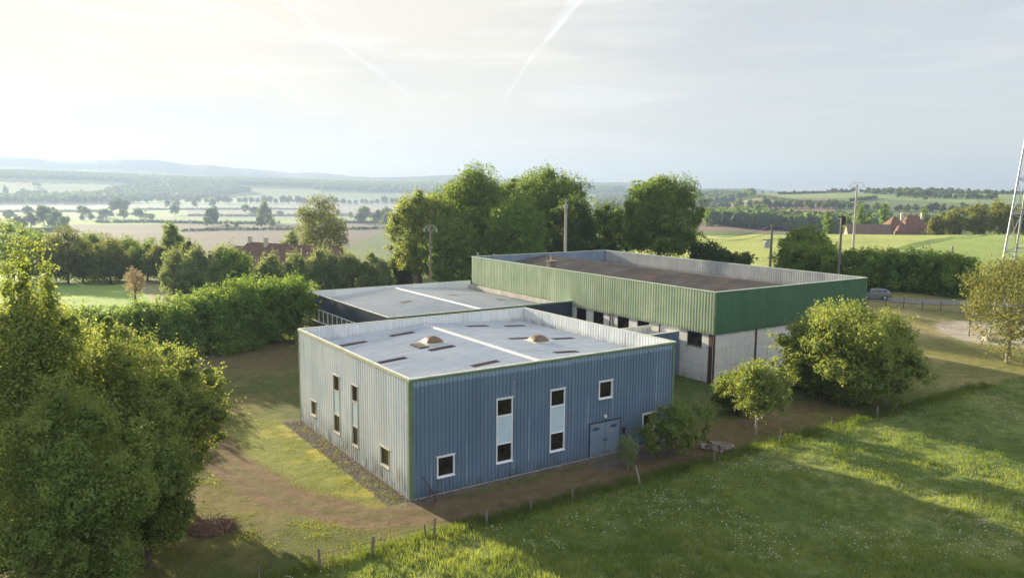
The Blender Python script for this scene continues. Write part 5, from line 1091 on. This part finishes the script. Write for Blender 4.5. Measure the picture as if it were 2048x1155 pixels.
uu = np.r_[g.uniform(-14, 60, 2600)]; vv = -5.1+g.normal(size=2600)*.45; x = A0[0]+uu*UR[0]+vv*VL[0]; y = A0[1]+uu*UR[1]+vv*VL[1]
grass('tall_weeds', 'taller unmown weeds along the old fence line', x, y, np.full(len(x), .42), .03, 9, 3, (.06, .11, .025), (.15, .19, .06), .14)
def flowers(name, label, n, size, colr, seed, thr, scale, h=(.1, .35), p=1.5):
    x, y, u, v, g = scatter(n, 27, 95, -40, 42, seed, p); m_ = (v < -5.6) & (fbm(x+seed*31, y, scale, 3)+g.random(n)*.12 > thr); x, y = x[m_], y[m_]; N = len(x)
    P = np.stack([x, y, hgt(x, y)+g.uniform(h[0], h[1], N)], -1); s = size*g.uniform(.6, 1.25, N); D6 = np.array([(1, 0, 0), (0, 1, 0), (-1, 0, 0), (0, -1, 0), (0, 0, .8), (0, 0, -.8)]); V_ = (P[:, None]+D6[None]*s[:, None, None]).reshape(-1, 3)
    T_ = np.array([(0, 1, 4), (1, 2, 4), (2, 3, 4), (3, 0, 4), (1, 0, 5), (2, 1, 5), (3, 2, 5), (0, 3, 5)]); F_ = (T_[None]+(np.arange(N)*6)[:, None, None]).reshape(-1, 3)
    o = np_mesh(name, V_, F_, colr); tag(o, label, 'flowers', kind='stuff')
flowers('dandelion_clocks', 'white dandelion clocks dotted through the meadow', 20000, .034, plain('dandelion_white', (.72, .72, .66), .9, .05), 5, .61, 3.)
flowers('buttercups', 'yellow buttercups sprinkled over the meadow', 26000, .022, plain('buttercup_yellow', (.62, .52, .04), .7, .1), 6, .50, 6., (.12, .32))
g = np.random.default_rng(44); N = 5200; uu = np.r_[-.05-1.45*g.random(3600)**1.2, 22*g.random(1600)]; vv = np.r_[19.5*g.random(3600), -.1-.7*g.random(1600)]
P = np.stack([A0[0]+uu*UR[0]+vv*VL[0], A0[1]+uu*UR[1]+vv*VL[1], np.zeros(N)], -1); P[:, 2] = hgt(P[:, 0], P[:, 1])+.012; s = g.uniform(.018, .05, N); D6 = np.array([(1, 0, 0), (0, 1, 0), (-1, 0, 0), (0, -1, 0), (0, 0, .7), (0, 0, -.7)])
V_ = (P[:, None]+D6[None]*s[:, None, None]*g.uniform(.6, 1.3, (N, 6, 1))).reshape(-1, 3); T_ = np.array([(0, 1, 4), (1, 2, 4), (2, 3, 4), (3, 0, 4), (1, 0, 5), (2, 1, 5), (3, 2, 5), (0, 3, 5)]); F_ = (T_[None]+(np.arange(N)*6)[:, None, None]).reshape(-1, 3)
o = np_mesh('gravel', V_, F_, plain('gravel_stone', (.20, .175, .155), .9, .5, 6.)); tag(o, 'loose gravel strewn along the foot of the blue hall', 'gravel', kind='stuff')
m_ = g.random(N) < .035; grass('wall_weeds', 'small weeds sprouting from the gravel strip', P[m_, 0], P[m_, 1], np.full(m_.sum(), .16), .03, 8, 9, (.11, .15, .04), (.26, .27, .08), .10)
# ------------------------------------------------------------------ haze over the whole valley
mb = MB(); mb.box((-8200, -7700, -130), (8200, 7900, 262)); hz = mb.build('haze', None); hz.data.materials.clear()
m, q = new_mat('haze'); pv = q.n('ShaderNodeVolumePrincipled', {'Color': (.32, .425, .62, 1), 'Density': HAZE, 'Anisotropy': .25}); q.n('ShaderNodeOutputMaterial', {'Volume': pv.outputs[0]})
hz.data.materials.append(m); tag(hz, 'thin blue morning haze over the valley', 'haze', kind='stuff')
mb = MB(); mb.box((-2600, 1300, -70), (500, 3700, -31)); mi_ = mb.build('mist', None); mi_.data.materials.clear()
m, q = new_mat('mist'); pv = q.n('ShaderNodeVolumePrincipled', {'Color': (.50, .60, .76, 1), 'Density': MIST, 'Anisotropy': .3}); q.n('ShaderNodeOutputMaterial', {'Volume': pv.outputs[0]})
mi_.data.materials.append(m); tag(mi_, 'low pale mist lying in the valley bottom at the left', 'mist', kind='stuff')
